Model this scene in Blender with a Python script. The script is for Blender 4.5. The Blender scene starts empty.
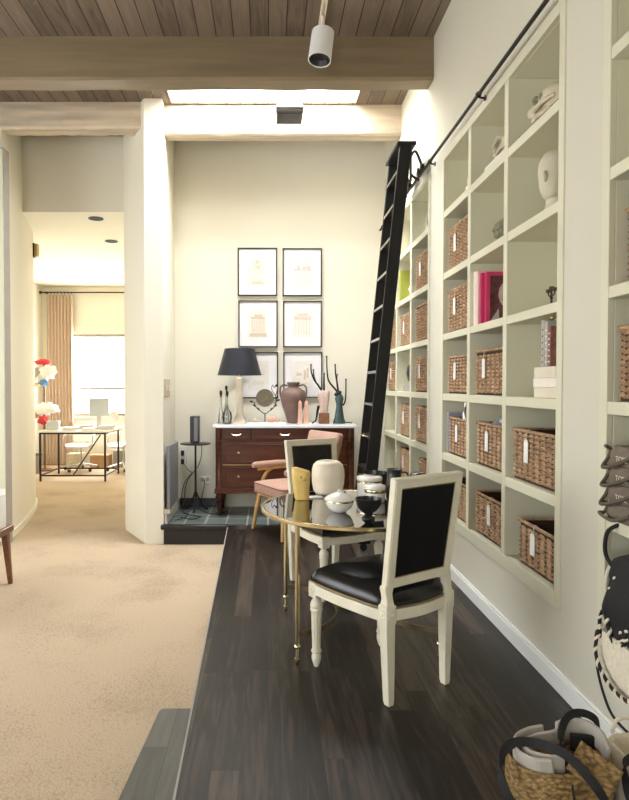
import bpy, bmesh, math, random
from mathutils import Vector, Matrix, Euler
PI = math.pi
R = random.Random(7)
S = bpy.context.scene
COL = S.collection
def link(o): COL.objects.link(o); return o

# ------------------------------------------------------------------ camera, sky, sun, daylight, added fill, exposure
CAMZ = 1.42
cd = bpy.data.cameras.new('camera'); cam = link(bpy.data.objects.new('camera', cd))
cd.sensor_width = 36.0; cd.sensor_fit = 'AUTO'; cd.lens = 610 / 800 * 36.0
cd.shift_x = 46.5 / 800; cd.shift_y = -1.3 / 800
cam.location = (0, 0, CAMZ); cam.rotation_euler = (PI / 2 - 0.0225, 0, 0)
cd.clip_start = 0.05
S.camera = cam
w = bpy.data.worlds.new('sky'); S.world = w; w.use_nodes = True
bg = w.node_tree.nodes['Background']
bg.inputs[0].default_value = (0.93, 0.97, 1.0, 1); bg.inputs[1].default_value = 2.2
def area(name, loc, rot, sx, sy, energy, col):
    l = bpy.data.lights.new(name, 'AREA'); l.shape = 'RECTANGLE'; l.size = sx; l.size_y = sy
    l.energy = energy; l.color = col
    o = link(bpy.data.objects.new(name, l)); o.location = loc; o.rotation_euler = rot
    return o
sun = bpy.data.lights.new('sun', 'SUN'); sun.energy = 14.0; sun.angle = math.radians(1.5); sun.color = (1, 0.93, 0.82)
so = link(bpy.data.objects.new('sun', sun)); so.location = (0, 14, 12)
so.rotation_euler = Vector((0.10, -0.80, -0.72)).to_track_quat('-Z', 'Y').to_euler()
area('skylight_daylight', (-0.04, 5.74, 4.86), (0, 0, 0), 1.75, 0.85, 150, (0.97, 0.98, 1.0))
area('rear_fill', (-1.6, -1.72, 1.5), (PI / 2, 0, 0), 1.9, 2.1, 26, (0.97, 0.98, 1.0))  # fill lamp added at an unseen opening behind the camera
area('side_fill', (-4.52, 2.6, 1.75), (PI / 2, 0, -PI / 2), 4.2, 2.5, 48, (0.95, 0.97, 1.0))  # added fill from the left, no such window in view
area('office_window_daylight', (-3.3, 12.22, 1.6), (-PI / 2, 0, 0), 1.35, 1.6, 95, (1.0, 0.97, 0.92))
S.view_settings.view_transform = 'Standard'; S.view_settings.look = 'None'
S.view_settings.exposure = 0.84; S.view_settings.gamma = 1.0; S.view_settings.use_curve_mapping = False
S.cycles.use_denoising = True
S.cycles.max_bounces = 10; S.cycles.diffuse_bounces = 6; S.cycles.transparent_max_bounces = 12
S.cycles.sample_clamp_indirect = 8.0

# ------------------------------------------------------------------ materials
MATS = {}
def newmat(name):
    m = bpy.data.materials.new(name); m.use_nodes = True
    nt = m.node_tree; b = nt.nodes['Principled BSDF']
    MATS[name] = m
    return m, nt, b
def N(nt, t, **kw):
    n = nt.nodes.new(t)
    for k, v in kw.items(): setattr(n, k, v)
    return n
def coords(nt, scale=(1, 1, 1)):
    tc = N(nt, 'ShaderNodeTexCoord'); mp = N(nt, 'ShaderNodeMapping')
    mp.inputs['Scale'].default_value = scale
    nt.links.new(tc.outputs['Object'], mp.inputs['Vector'])
    return mp.outputs['Vector']
def ramp(nt, fac, stops):
    r = N(nt, 'ShaderNodeValToRGB'); e = r.color_ramp.elements
    e[0].position, e[0].color = stops[0][0], (*stops[0][1], 1)
    e[1].position, e[1].color = stops[-1][0], (*stops[-1][1], 1)
    for p, c in stops[1:-1]:
        k = e.new(p); k.color = (*c, 1)
    nt.links.new(fac, r.inputs['Fac']); return r.outputs['Color']
def M(name, col, rough=0.5, metal=0.0, var=0.06, vscale=6.0, stretch=(1, 1, 1), bump=0.0, bscale=60.0, spec=0.5, coat=0.0):
    m, nt, b = newmat(name)
    v = coords(nt, stretch)
    nz = N(nt, 'ShaderNodeTexNoise'); nz.inputs['Scale'].default_value = vscale; nz.inputs['Detail'].default_value = 5
    nt.links.new(v, nz.inputs['Vector'])
    lo = tuple(max(0, c * (1 - var)) for c in col); hi = tuple(min(1, c * (1 + var)) for c in col)
    nt.links.new(ramp(nt, nz.outputs['Fac'], [(0.3, lo), (0.7, hi)]), b.inputs['Base Color'])
    b.inputs['Roughness'].default_value = rough; b.inputs['Metallic'].default_value = metal
    b.inputs['Specular IOR Level'].default_value = spec; b.inputs['Coat Weight'].default_value = coat
    if bump:
        n2 = N(nt, 'ShaderNodeTexNoise'); n2.inputs['Scale'].default_value = bscale; n2.inputs['Detail'].default_value = 3
        nt.links.new(v, n2.inputs['Vector'])
        bp = N(nt, 'ShaderNodeBump'); bp.inputs['Strength'].default_value = bump; bp.inputs['Distance'].default_value = 0.01
        nt.links.new(n2.outputs['Fac'], bp.inputs['Height']); nt.links.new(bp.outputs['Normal'], b.inputs['Normal'])
    return m
def plank_mat(name, dark, mid, light, width, length, axis, rough, gap=0.02, gapcol=(0.02, 0.015, 0.01), grain=1.0, coat=0.0, spec=0.5):
    """boards running along `axis` ('X' or 'Y'), each with its own tone"""
    m, nt, b = newmat(name)
    tc = N(nt, 'ShaderNodeTexCoord'); sp = N(nt, 'ShaderNodeSeparateXYZ')
    nt.links.new(tc.outputs['Object'], sp.inputs[0])
    across, along = (sp.outputs['X'], sp.outputs['Y']) if axis == 'Y' else (sp.outputs['Y'], sp.outputs['X'])
    def ma(op, a, bv=None):
        n = N(nt, 'ShaderNodeMath', operation=op)
        for i, q in enumerate((a, bv)):
            if q is None: continue
            if isinstance(q, (int, float)): n.inputs[i].default_value = q
            else: nt.links.new(q, n.inputs[i])
        return n.outputs[0]
    u = ma('DIVIDE', across, width); iu = ma('FLOOR', u); fu = ma('FRACT', u)
    off = ma('MULTIPLY', ma('SINE', ma('MULTIPLY', iu, 12.9898)), 7.31)
    vv = ma('ADD', ma('DIVIDE', along, length), off); iv = ma('FLOOR', vv); fv = ma('FRACT', vv)
    cmb = N(nt, 'ShaderNodeCombineXYZ'); nt.links.new(iu, cmb.inputs[0]); nt.links.new(iv, cmb.inputs[1])
    wn = N(nt, 'ShaderNodeTexWhiteNoise', noise_dimensions='3D'); nt.links.new(cmb.outputs[0], wn.inputs['Vector'])
    mp = N(nt, 'ShaderNodeMapping')
    mp.inputs['Scale'].default_value = (28, 2.2, 28) if axis == 'Y' else (2.2, 28, 28)
    addv = N(nt, 'ShaderNodeVectorMath', operation='ADD')
    nt.links.new(tc.outputs['Object'], addv.inputs[0])
    sc = N(nt, 'ShaderNodeVectorMath', operation='SCALE'); nt.links.new(wn.outputs['Color'], sc.inputs[0]); sc.inputs['Scale'].default_value = 9.0
    nt.links.new(sc.outputs[0], addv.inputs[1]); nt.links.new(addv.outputs[0], mp.inputs['Vector'])
    nz = N(nt, 'ShaderNodeTexNoise'); nz.inputs['Scale'].default_value = 1.0; nz.inputs['Detail'].default_value = 6; nz.inputs['Distortion'].default_value = 1.2
    nt.links.new(mp.outputs[0], nz.inputs['Vector'])
    f = ma('ADD', ma('MULTIPLY', nz.outputs['Fac'], grain * 0.9), ma('MULTIPLY', wn.outputs['Value'], 0.42))
    f = ma('SUBTRACT', f, 0.16 + 0.0 * grain)
    colr = ramp(nt, f, [(0.2, dark), (0.5, mid), (0.85, light)])
    g1 = ma('LESS_THAN', fu, gap); g2 = ma('LESS_THAN', fv, gap * width / length)
    g = ma('MAXIMUM', g1, g2)
    mx = N(nt, 'ShaderNodeMixRGB'); nt.links.new(g, mx.inputs['Fac']); nt.links.new(colr, mx.inputs[1]); mx.inputs[2].default_value = (*gapcol, 1)
    nt.links.new(mx.outputs[0], b.inputs['Base Color'])
    b.inputs['Roughness'].default_value = rough; b.inputs['Coat Weight'].default_value = coat; b.inputs['Coat Roughness'].default_value = 0.25
    b.inputs['Specular IOR Level'].default_value = spec
    h = ma('SUBTRACT', ma('MULTIPLY', nz.outputs['Fac'], 0.25), g)
    bp = N(nt, 'ShaderNodeBump'); bp.inputs['Strength'].default_value = 0.25; bp.inputs['Distance'].default_value = 0.004
    nt.links.new(h, bp.inputs['Height']); nt.links.new(bp.outputs['Normal'], b.inputs['Normal'])
    return m
def glass_mat(name, tint, refl=0.10, rough=0.0):
    m, nt, b = newmat(name); nt.nodes.remove(b)
    out = nt.nodes['Material Output']
    tr = N(nt, 'ShaderNodeBsdfTransparent'); tr.inputs[0].default_value = (*tint, 1)
    gl = N(nt, 'ShaderNodeBsdfGlossy'); gl.inputs['Roughness'].default_value = rough
    fr = N(nt, 'ShaderNodeFresnel'); fr.inputs[0].default_value = 1.5
    ad = N(nt, 'ShaderNodeMath', operation='ADD'); ad.inputs[1].default_value = refl; ad.use_clamp = True
    nt.links.new(fr.outputs[0], ad.inputs[0])
    mx = N(nt, 'ShaderNodeMixShader'); nt.links.new(ad.outputs[0], mx.inputs[0])
    nt.links.new(tr.outputs[0], mx.inputs[1]); nt.links.new(gl.outputs[0], mx.inputs[2])
    nt.links.new(mx.outputs[0], out.inputs['Surface'])
    return m
def tile_mat(name):
    m, nt, b = newmat(name)
    v = coords(nt)
    br = N(nt, 'ShaderNodeTexBrick'); br.offset = 0.0; br.inputs['Scale'].default_value = 1.0
    br.inputs['Brick Width'].default_value = 0.215; br.inputs['Row Height'].default_value = 0.215; br.inputs['Mortar Size'].default_value = 0.007
    br.inputs['Color1'].default_value = (0.052, 0.07, 0.066, 1); br.inputs['Color2'].default_value = (0.10, 0.122, 0.115, 1)
    br.inputs['Mortar'].default_value = (0.42, 0.42, 0.38, 1)
    nt.links.new(v, br.inputs['Vector'])
    nt.links.new(br.outputs['Color'], b.inputs['Base Color']); b.inputs['Roughness'].default_value = 0.28
    return m
def carpet_mat(name):
    m, nt, b = newmat(name)
    v = coords(nt)
    n1 = N(nt, 'ShaderNodeTexNoise'); n1.inputs['Scale'].default_value = 1.7; n1.inputs['Detail'].default_value = 6
    n2 = N(nt, 'ShaderNodeTexVoronoi'); n2.inputs['Scale'].default_value = 95
    nt.links.new(v, n1.inputs['Vector']); nt.links.new(v, n2.inputs['Vector'])
    mx = N(nt, 'ShaderNodeMath', operation='ADD'); mm = N(nt, 'ShaderNodeMath', operation='MULTIPLY'); mm.inputs[1].default_value = 0.45
    nt.links.new(n2.outputs['Distance'], mm.inputs[0]); nt.links.new(n1.outputs['Fac'], mx.inputs[0]); nt.links.new(mm.outputs[0], mx.inputs[1])
    nt.links.new(ramp(nt, mx.outputs[0], [(0.3, (0.485, 0.38, 0.262)), (0.7, (0.52, 0.41, 0.287)), (1.1, (0.39, 0.295, 0.20))]), b.inputs['Base Color'])
    b.inputs['Roughness'].default_value = 0.95; b.inputs['Specular IOR Level'].default_value = 0.1
    bp = N(nt, 'ShaderNodeBump'); bp.inputs['Strength'].default_value = 0.5; bp.inputs['Distance'].default_value = 0.006
    nt.links.new(mm.outputs[0], bp.inputs['Height']); nt.links.new(bp.outputs['Normal'], b.inputs['Normal'])
    return m
def weave_mat(name, a, bcol, c, scale=26.0):
    m, nt, b = newmat(name)
    v = coords(nt)
    vo = N(nt, 'ShaderNodeTexVoronoi'); vo.inputs['Scale'].default_value = scale
    nt.links.new(v, vo.inputs['Vector'])
    sp = N(nt, 'ShaderNodeSeparateColor'); nt.links.new(vo.outputs['Color'], sp.inputs[0])
    nz = N(nt, 'ShaderNodeTexNoise'); nz.inputs['Scale'].default_value = 140; nt.links.new(v, nz.inputs['Vector'])
    ad = N(nt, 'ShaderNodeMath', operation='MULTIPLY_ADD'); ad.inputs[1].default_value = 0.5
    nt.links.new(nz.outputs['Fac'], ad.inputs[0]); nt.links.new(sp.outputs[0], ad.inputs[2])
    nt.links.new(ramp(nt, ad.outputs[0], [(0.2, a), (0.65, bcol), (1.2, c)]), b.inputs['Base Color'])
    b.inputs['Roughness'].default_value = 0.75; b.inputs['Specular IOR Level'].default_value = 0.2
    return m

WALLCREAM = (0.80, 0.765, 0.645)
m_wall = M('cream_wall_paint', WALLCREAM, 0.85, var=0.012, vscale=2)
m_wallr = M('sage_wall_paint', (0.63, 0.605, 0.495), 0.7, var=0.012, vscale=2)
m_shelf = M('sage_shelf_paint', (0.66, 0.64, 0.485), 0.5, var=0.012, vscale=3)
m_trim = M('white_trim_paint', (0.85, 0.85, 0.82), 0.4, var=0.01)
m_white = M('white_paint', (0.85, 0.84, 0.80), 0.5, var=0.02)
m_ceil = plank_mat('ceiling_planks', (0.10, 0.073, 0.05), (0.17, 0.125, 0.088), (0.215, 0.165, 0.118), 0.142, 60.0, 'Y', 0.7, gap=0.06, gapcol=(0.025, 0.015, 0.010))
m_beam = M('whitewashed_beam_wood', (0.215, 0.158, 0.09), 0.6, var=0.14, vscale=4, stretch=(0.35, 4, 4), bump=0.15, bscale=30)
m_beam2 = M('pale_beam_wood', (0.56, 0.47, 0.35), 0.6, var=0.22, vscale=4, stretch=(0.35, 4, 4), bump=0.15, bscale=30)
m_floor = plank_mat('espresso_oak_boards', (0.004, 0.003, 0.0025), (0.014, 0.010, 0.0078), (0.078, 0.057, 0.042), 0.105, 1.5, 'Y', 0.40, gap=0.022, gapcol=(0.004, 0.003, 0.002), grain=1.15, coat=0.05, spec=0.35)
m_step = plank_mat('grey_step_boards', (0.045, 0.042, 0.03), (0.08, 0.075, 0.058), (0.12, 0.112, 0.09), 0.14, 2.0, 'Y', 0.45, gap=0.02)
m_carpet = carpet_mat('sisal_carpet')
m_tile = tile_mat('slate_tile')
m_blackp = M('black_paint', (0.012, 0.011, 0.011), 0.3, var=0.1)
m_ladder = M('black_ladder_wood', (0.012, 0.011, 0.010), 0.5, spec=0.25, var=0.2, vscale=4, stretch=(6, 6, 0.6))
m_iron = M('black_iron', (0.014, 0.013, 0.013), 0.42, metal=0.4)
m_chrome = M('polished_metal', (0.55, 0.55, 0.55), 0.2, metal=1.0)
m_brass = M('brass', (0.74, 0.62, 0.37), 0.2, metal=1.0, var=0.08)
m_brassd = M('aged_brass', (0.42, 0.31, 0.14), 0.32, metal=1.0, var=0.2)
m_leather = M('black_leather', (0.006, 0.006, 0.0065), 0.24, var=0.2, bump=0.08, bscale=180, spec=0.5)
m_fabricb = M('black_back_cloth', (0.006, 0.006, 0.0065), 0.75, var=0.2, spec=0.15)
m_chairp = M('antique_white_paint', (0.74, 0.70, 0.55), 0.42, var=0.07, vscale=9)
m_glass = glass_mat('smoky_table_glass', (0.80, 0.82, 0.78), 0.34, 0.02)
m_pane = glass_mat('window_glass', (0.97, 0.98, 0.98), 0.02)
m_clear = glass_mat('clear_glass', (0.86, 0.88, 0.86), 0.12, 0.02)
m_bottle = glass_mat('pale_bottle_glass', (0.72, 0.74, 0.72), 0.38, 0.08)
m_dkbronze = M('dark_candle_bronze', (0.05, 0.036, 0.016), 0.4, metal=0.5)
m_creambk = M('cream_book_cloth', (0.70, 0.64, 0.50), 0.7, var=0.06)
m_dullred = M('dull_red_cloth', (0.26, 0.11, 0.09), 0.7, var=0.3, vscale=40)
m_mahog = M('mahogany', (0.09, 0.026, 0.011), 0.32, var=0.3, vscale=3, stretch=(1, 6, 7), spec=0.3)
m_mahogd = M('dark_mahogany', (0.06, 0.017, 0.008), 0.32, var=0.3, vscale=3, stretch=(1, 6, 7), spec=0.3)
m_marble = M('white_marble', (0.78, 0.79, 0.80), 0.2, var=0.08, vscale=5)
m_cream = M('cream_ceramic', (0.82, 0.74, 0.60), 0.35, var=0.05)
m_navy = M('black_lampshade_paper', (0.012, 0.014, 0.022), 0.45, var=0.1)
m_terra = M('brown_clay', (0.17, 0.105, 0.085), 0.6, var=0.2, vscale=10, bump=0.1)
m_pinkst = M('pink_stone', (0.62, 0.36, 0.27), 0.5, var=0.15, vscale=15)
m_pinkfab = M('dusty_pink_fabric', (0.42, 0.26, 0.195), 0.9, var=0.12, vscale=40, bump=0.2, bscale=150)
m_pinkdk = M('pink_piping', (0.25, 0.09, 0.065), 0.8)
m_beech = M('honey_wood', (0.52, 0.31, 0.11), 0.4, var=0.2, vscale=5, stretch=(5, 5, 0.6))
m_walnut = M('walnut_wood', (0.17, 0.07, 0.03), 0.4, var=0.25, vscale=5, stretch=(5, 1, 5))
m_teal = M('verdigris_bronze', (0.05, 0.085, 0.08), 0.4, metal=0.3, var=0.3, vscale=20)
m_yellow = M('yellow_ochre_ceramic', (0.72, 0.50, 0.14), 0.5, var=0.15, vscale=12)
m_alab = M('alabaster', (0.85, 0.76, 0.60), 0.35, var=0.10, vscale=7)
m_porc = M('white_porcelain', (0.84, 0.82, 0.77), 0.2, var=0.02)
m_blackc = M('black_ceramic', (0.012, 0.012, 0.013), 0.25)
m_pewter = M('dark_pewter', (0.09, 0.09, 0.09), 0.3, metal=0.8, var=0.2)
m_straw = M('woven_seagrass', (0.40, 0.26, 0.15), 0.65, var=0.38, vscale=30, bump=0.3, bscale=160, spec=0.3)
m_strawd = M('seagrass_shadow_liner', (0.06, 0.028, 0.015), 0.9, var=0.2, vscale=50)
m_tag = M('white_card', (0.86, 0.85, 0.82), 0.6, var=0.01)
m_string = M('twine', (0.62, 0.52, 0.38), 0.9)
m_frame = M('black_picture_frame', (0.015, 0.013, 0.012), 0.35)
m_mat = M('white_mount_board', (0.86, 0.85, 0.85), 0.7, var=0.01)
m_mirror = M('painted_mirror_reflection', (0.13, 0.105, 0.055), 0.25, var=0.25, vscale=30)  # what the mirror reflects is painted as a dark matte colour
m_ink = M('pale_ink', (0.70, 0.60, 0.52), 0.8, var=0.2, vscale=60)
m_ink2 = M('grey_ink', (0.58, 0.56, 0.54), 0.8, var=0.25, vscale=60)
m_inkp = M('print_paper', (0.82, 0.78, 0.72), 0.8, var=0.06, vscale=25)
m_inkb = M('brown_ink', (0.66, 0.54, 0.42), 0.8, var=0.2, vscale=60)
m_plastb = M('black_plastic', (0.015, 0.015, 0.016), 0.35)
m_plastw = M('white_plastic', (0.80, 0.79, 0.75), 0.4, var=0.01)
m_grey = M('grey_metal_panel', (0.20, 0.20, 0.21), 0.4)
m_putty = M('putty_panel', (0.36, 0.33, 0.30), 0.6)
m_steel = M('steel', (0.55, 0.54, 0.52), 0.3, metal=0.9)
m_bronze = M('dark_bronze', (0.20, 0.15, 0.085), 0.3, metal=0.9, var=0.15)
m_flare = M('blue_grey_metal', (0.36, 0.42, 0.52), 0.5)
m_greyfab = M('taupe_bag_cloth', (0.17, 0.135, 0.10), 0.85, var=0.12, vscale=40, bump=0.2, bscale=200)
m_greyrope = M('taupe_cord', (0.11, 0.088, 0.06), 0.85)
m_print = M('cream_print', (0.72, 0.66, 0.54), 0.8)
m_canvas = M('natural_canvas', (0.70, 0.63, 0.49), 0.9, var=0.08, vscale=60, bump=0.2, bscale=220)
m_web = M('black_webbing', (0.010, 0.009, 0.010), 0.8, bump=0.2, bscale=250)
m_goldw, _nt, _b = newmat('golden_straw_weave')
_v = N(_nt, 'ShaderNodeTexVoronoi'); _v.inputs['Scale'].default_value = 62; _nt.links.new(coords(_nt, (1, 1, 1.5)), _v.inputs['Vector'])
_nt.links.new(ramp(_nt, _v.outputs['Distance'], [(0.05, (0.42, 0.29, 0.12)), (0.45, (0.30, 0.19, 0.07)), (0.8, (0.15, 0.085, 0.03))]), _b.inputs['Base Color'])
_b.inputs['Roughness'].default_value = 0.5; _b.inputs['Specular IOR Level'].default_value = 0.35
_bp = N(_nt, 'ShaderNodeBump'); _bp.invert = True; _bp.inputs['Strength'].default_value = 0.8; _bp.inputs['Distance'].default_value = 0.008
_nt.links.new(_v.outputs['Distance'], _bp.inputs['Height']); _nt.links.new(_bp.outputs['Normal'], _b.inputs['Normal'])
m_plate = M('beige_switch_plastic', (0.56, 0.48, 0.35), 0.5, var=0.02)
m_lining = M('grey_cotton', (0.42, 0.385, 0.33), 0.9, var=0.06)
m_rust = M('rust_leather', (0.30, 0.13, 0.07), 0.6, var=0.15)
m_curtain = M('oatmeal_curtain', (0.60, 0.47, 0.36), 0.9, var=0.05, vscale=20)
m_red = M('red_cloth', (0.62, 0.05, 0.06), 0.8); m_blue = M('blue_cloth', (0.12, 0.28, 0.55), 0.8)
m_pinkc = M('magenta_cover', (0.55, 0.035, 0.13), 0.45); m_pinkl = M('pale_pink_cover', (0.75, 0.50, 0.48), 0.5)
m_maroon = M('maroon_picture', (0.10, 0.025, 0.03), 0.5, var=0.5, vscale=30); m_olive = M('olive_picture', (0.17, 0.12, 0.03), 0.5, var=0.3, vscale=30)
m_beige = M('beige_picture', (0.50, 0.42, 0.36), 0.5, var=0.2, vscale=30)
m_lime = M('lime_cover', (0.36, 0.38, 0.06), 0.5); m_page = M('book_pages', (0.80, 0.75, 0.64), 0.9, var=0.06, vscale=80)
m_bluebk = M('slate_blue_cover', (0.33, 0.35, 0.44), 0.5); m_greybk = M('grey_cover', (0.45, 0.43, 0.38), 0.6, var=0.1)
m_darkbk = M('dark_cover', (0.05, 0.035, 0.035), 0.5)
m_bone = M('pale_bone', (0.56, 0.50, 0.36), 0.7, var=0.2, vscale=25, bump=0.3, bscale=60)
m_plaster = M('white_plaster', (0.60, 0.56, 0.43), 0.7, var=0.05)
m_coral = M('grey_green_coral', (0.20, 0.19, 0.12), 0.8, var=0.4, vscale=60, bump=0.6, bscale=90)
m_silverc = M('silver_computer', (0.50, 0.54, 0.56), 0.35, metal=0.3)
m_tan = M('tan_leather', (0.50, 0.30, 0.15), 0.6, var=0.1)
m_grass = M('garden_green', (0.35, 0.42, 0.25), 0.9, var=0.3, vscale=1.5)
m_rosy = M('rosy_glass_stone', (0.62, 0.46, 0.40), 0.3, var=0.15, vscale=25)

# ------------------------------------------------------------------ mesh builder
class MB:
    def __init__(s): s.bm = bmesh.new()
    def _xf(s, vs, rot=None, loc=(0, 0, 0)):
        mt = Matrix.Translation(loc)
        if rot is not None: mt = mt @ Euler(rot).to_matrix().to_4x4()
        bmesh.ops.transform(s.bm, matrix=mt, verts=vs)
    def box(s, c, d, rot=None):
        r = bmesh.ops.create_cube(s.bm, size=1.0); vs = r['verts']
        bmesh.ops.scale(s.bm, vec=d, verts=vs); s._xf(vs, rot, c); return s
    def bx(s, x0, x1, y0, y1, z0, z1):
        return s.box(((x0 + x1) / 2, (y0 + y1) / 2, (z0 + z1) / 2), (x1 - x0, y1 - y0, z1 - z0))
    def rings(s, rs, cap=(True, True), closed=True):
        b = s.bm; vr = [[b.verts.new(p) for p in r] for r in rs]; n = len(rs[0])
        for a, c in zip(vr, vr[1:]):
            for i in range(n if closed else n - 1):
                j = (i + 1) % n
                b.faces.new((a[i], a[j], c[j], c[i]))
        if cap[0] and n > 2: b.faces.new(list(reversed(vr[0])))
        if cap[1] and n > 2: b.faces.new(vr[-1])
        return s
    def loop(s, rs):
        b = s.bm; vr = [[b.verts.new(p) for p in r] for r in rs]; n = len(rs[0]); k = len(vr)
        for q in range(k):
            a, c = vr[q], vr[(q + 1) % k]
            for i in range(n):
                j = (i + 1) % n; b.faces.new((a[i], a[j], c[j], c[i]))
        return s
    def lathe(s, prof, seg=24, c=(0, 0, 0), rot=None, sx=1, sy=1):
        mt = Euler(rot).to_matrix() if rot is not None else Matrix.Identity(3)
        rs = []
        for r, z in prof:
            r = max(r, 1e-4)
            rs.append([mt @ Vector((r * sx * math.cos(2 * PI * i / seg), r * sy * math.sin(2 * PI * i / seg), z)) + Vector(c) for i in range(seg)])
        return s.rings(rs)
    def sweep(s, pts, sec, closed=False, up=None):
        """sec(i, u) -> list of (a, b) offsets"""
        P = [Vector(p) for p in pts]; n = len(P); rs = []; prev = Vector(up).normalized() if up else None
        for i in range(n):
            if closed: t = P[(i + 1) % n] - P[i - 1]
            else: t = P[min(i + 1, n - 1)] - P[max(i - 1, 0)]
            t.normalize()
            if prev is None: prev = Vector((0, 0, 1)) if abs(t.z) < 0.9 else Vector((1, 0, 0))
            nrm = prev - t * prev.dot(t)
            if nrm.length < 1e-5: nrm = t.orthogonal()
            nrm.normalize(); bi = t.cross(nrm)
            if not up: prev = nrm
            rs.append([P[i] + nrm * a + bi * b_ for a, b_ in sec(i)])
        return s.loop(rs) if closed else s.rings(rs)
    def tube(s, pts, r, seg=8, closed=False):
        n = len(pts)
        def sec(i):
            q = r if not isinstance(r, (list, tuple)) else r[i]
            return [(q * math.cos(2 * PI * k / seg), q * math.sin(2 * PI * k / seg)) for k in range(seg)]
        return s.sweep(pts, sec, closed)
    def strap(s, pts, wd, th, up, closed=False):
        return s.sweep(pts, lambda i: [(wd / 2, th / 2), (-wd / 2, th / 2), (-wd / 2, -th / 2), (wd / 2, -th / 2)], closed, up)
    def prism(s, poly, z0, z1):
        return s.rings([[(x, y, z0) for x, y in poly], [(x, y, z1) for x, y in poly]])
    def ball(s, c, r, sc=(1, 1, 1), u=16, v=10, rot=None):
        q = bmesh.ops.create_uvsphere(s.bm, u_segments=u, v_segments=v, radius=r); vs = q['verts']
        bmesh.ops.scale(s.bm, vec=sc, verts=vs); s._xf(vs, rot, c); return s
    def strand(s, c, t, n, L, wd, th):
        """one fat spindle of straw: axis t, outward n"""
        c, t, n = Vector(c), Vector(t).normalized(), Vector(n).normalized(); b_ = t.cross(n); b = s.bm
        a0, a1 = b.verts.new(c - t * L / 2), b.verts.new(c + t * L / 2)
        r1 = [b.verts.new(c - t * L * 0.2 + q) for q in (b_ * wd / 2, n * th, -b_ * wd / 2)]
        r2 = [b.verts.new(c + t * L * 0.2 + q) for q in (b_ * wd / 2, n * th, -b_ * wd / 2)]
        for i in range(2):
            b.faces.new((a0, r1[i + 1], r1[i])); b.faces.new((r1[i], r1[i + 1], r2[i + 1], r2[i])); b.faces.new((r2[i], r2[i + 1], a1))
        return s
    def build(s, name, mat, parent=None, smooth=38, bevel=0.0, loc=None, sub=0, rot=None):
        b = s.bm
        bmesh.ops.recalc_face_normals(b, faces=b.faces)
        me = bpy.data.meshes.new(name); b.to_mesh(me); b.free()
        for p in me.polygons: p.use_smooth = True
        me.set_sharp_from_angle(angle=math.radians(smooth))
        me.materials.append(mat)
        o = link(bpy.data.objects.new(name, me))
        if parent: o.parent = parent
        if loc: o.location = loc
        if rot: o.rotation_euler = rot
        if bevel:
            md = o.modifiers.new('bevel', 'BEVEL'); md.width = bevel; md.segments = 2; md.limit_method = 'ANGLE'; md.angle_limit = math.radians(50)
        if sub:
            md = o.modifiers.new('subdivision', 'SUBSURF'); md.levels = sub; md.render_levels = sub
        return o
def tag(o, label, cat, group=None):
    o['label'] = label; o['category'] = cat
    if group: o['group'] = group
    return o
def thing(name, loc, label, cat, group=None, rz=0.0):
    o = link(bpy.data.objects.new(name, None)); o.empty_display_size = 0.05
    o.location = loc; o.rotation_euler = (0, 0, rz)
    return tag(o, label, cat, group)
KIDS = {}
def kids(o): return [c for c in COL.objects if c.parent == o]
def dup(root, loc, label, rz=None, group=None):
    def rec(o, par):
        c = o.copy(); link(c); c.parent = par
        for ch in kids(o): rec(ch, c)
        return c
    r = rec(root, None); r.location = loc; r['label'] = label
    if rz is not None: r.rotation_euler = (0, 0, rz)
    if group: r['group'] = group
    return r
def struct(o): o['kind'] = 'structure'; return o
def smoothpath(pts, n=8, closed=False):
    P = [Vector(p) for p in pts]; out = []; L = len(P)
    for i in range(L if closed else L - 1):
        if closed: a, b, c, d = P[i - 1], P[i], P[(i + 1) % L], P[(i + 2) % L]
        else: a, b, c, d = P[max(i - 1, 0)], P[i], P[i + 1], P[min(i + 2, L - 1)]
        for k in range(n):
            t = k / n
            out.append(0.5 * ((2 * b) + (c - a) * t + (2 * a - 5 * b + 4 * c - d) * t * t + (3 * b - a - 3 * c + d) * t ** 3))
    if not closed: out.append(P[-1])
    return out
def rrect(wx, wy, r, n=5, cx=0, cy=0):
    out = []
    for sx, sy, a0 in ((1, 1, 0), (-1, 1, PI / 2), (-1, -1, PI), (1, -1, 1.5 * PI)):
        for k in range(n + 1):
            a = a0 + PI / 2 * k / n
            out.append((cx + sx * (wx / 2 - r) + r * math.cos(a), cy + sy * (wy / 2 - r) + r * math.sin(a)))
    return out

# ------------------------------------------------------------------ room shell
CZ = -0.18; TOP = 4.257; WX = 1.353; BY = 7.10
def edgeX(y): return -0.318 - 0.0204 * (y - 2.087)
# floors
struct(MB().prism([(edgeX(-1.8), -1.8), (WX + 0.45, -1.8), (WX + 0.45, 6.14), (edgeX(6.14), 6.14)], -0.20, 0.0).build('floor', m_floor))
struct(MB().prism([(-1.06, 6.14), (WX + 0.45, 6.14), (WX + 0.45, BY + 0.1), (-1.06, BY + 0.1)], -0.20, 0.001).build('floor_tiled', m_tile))
struct(MB().bx(-4.8, -0.28, -1.8, 12.5, CZ - 0.06, CZ).build('floor_carpet', m_carpet))
# step tread beside the wood platform
struct(MB().prism([(-0.556, 2.05), (edgeX(2.05) - 0.010, 2.05), (edgeX(2.82) - 0.010, 2.82), (-0.490, 2.82), (-0.508, 2.795)], CZ + 0.001, -0.09).build('trim_step', m_step, bevel=0.006))
struct(MB().prism([(edgeX(0.5) - 0.009, 0.5), (edgeX(0.5) - 0.001, 0.5), (edgeX(6.05) - 0.001, 6.05), (edgeX(6.05) - 0.009, 6.05)], -0.05, 0.0015).build('trim_floor_edge', m_putty))
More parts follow.
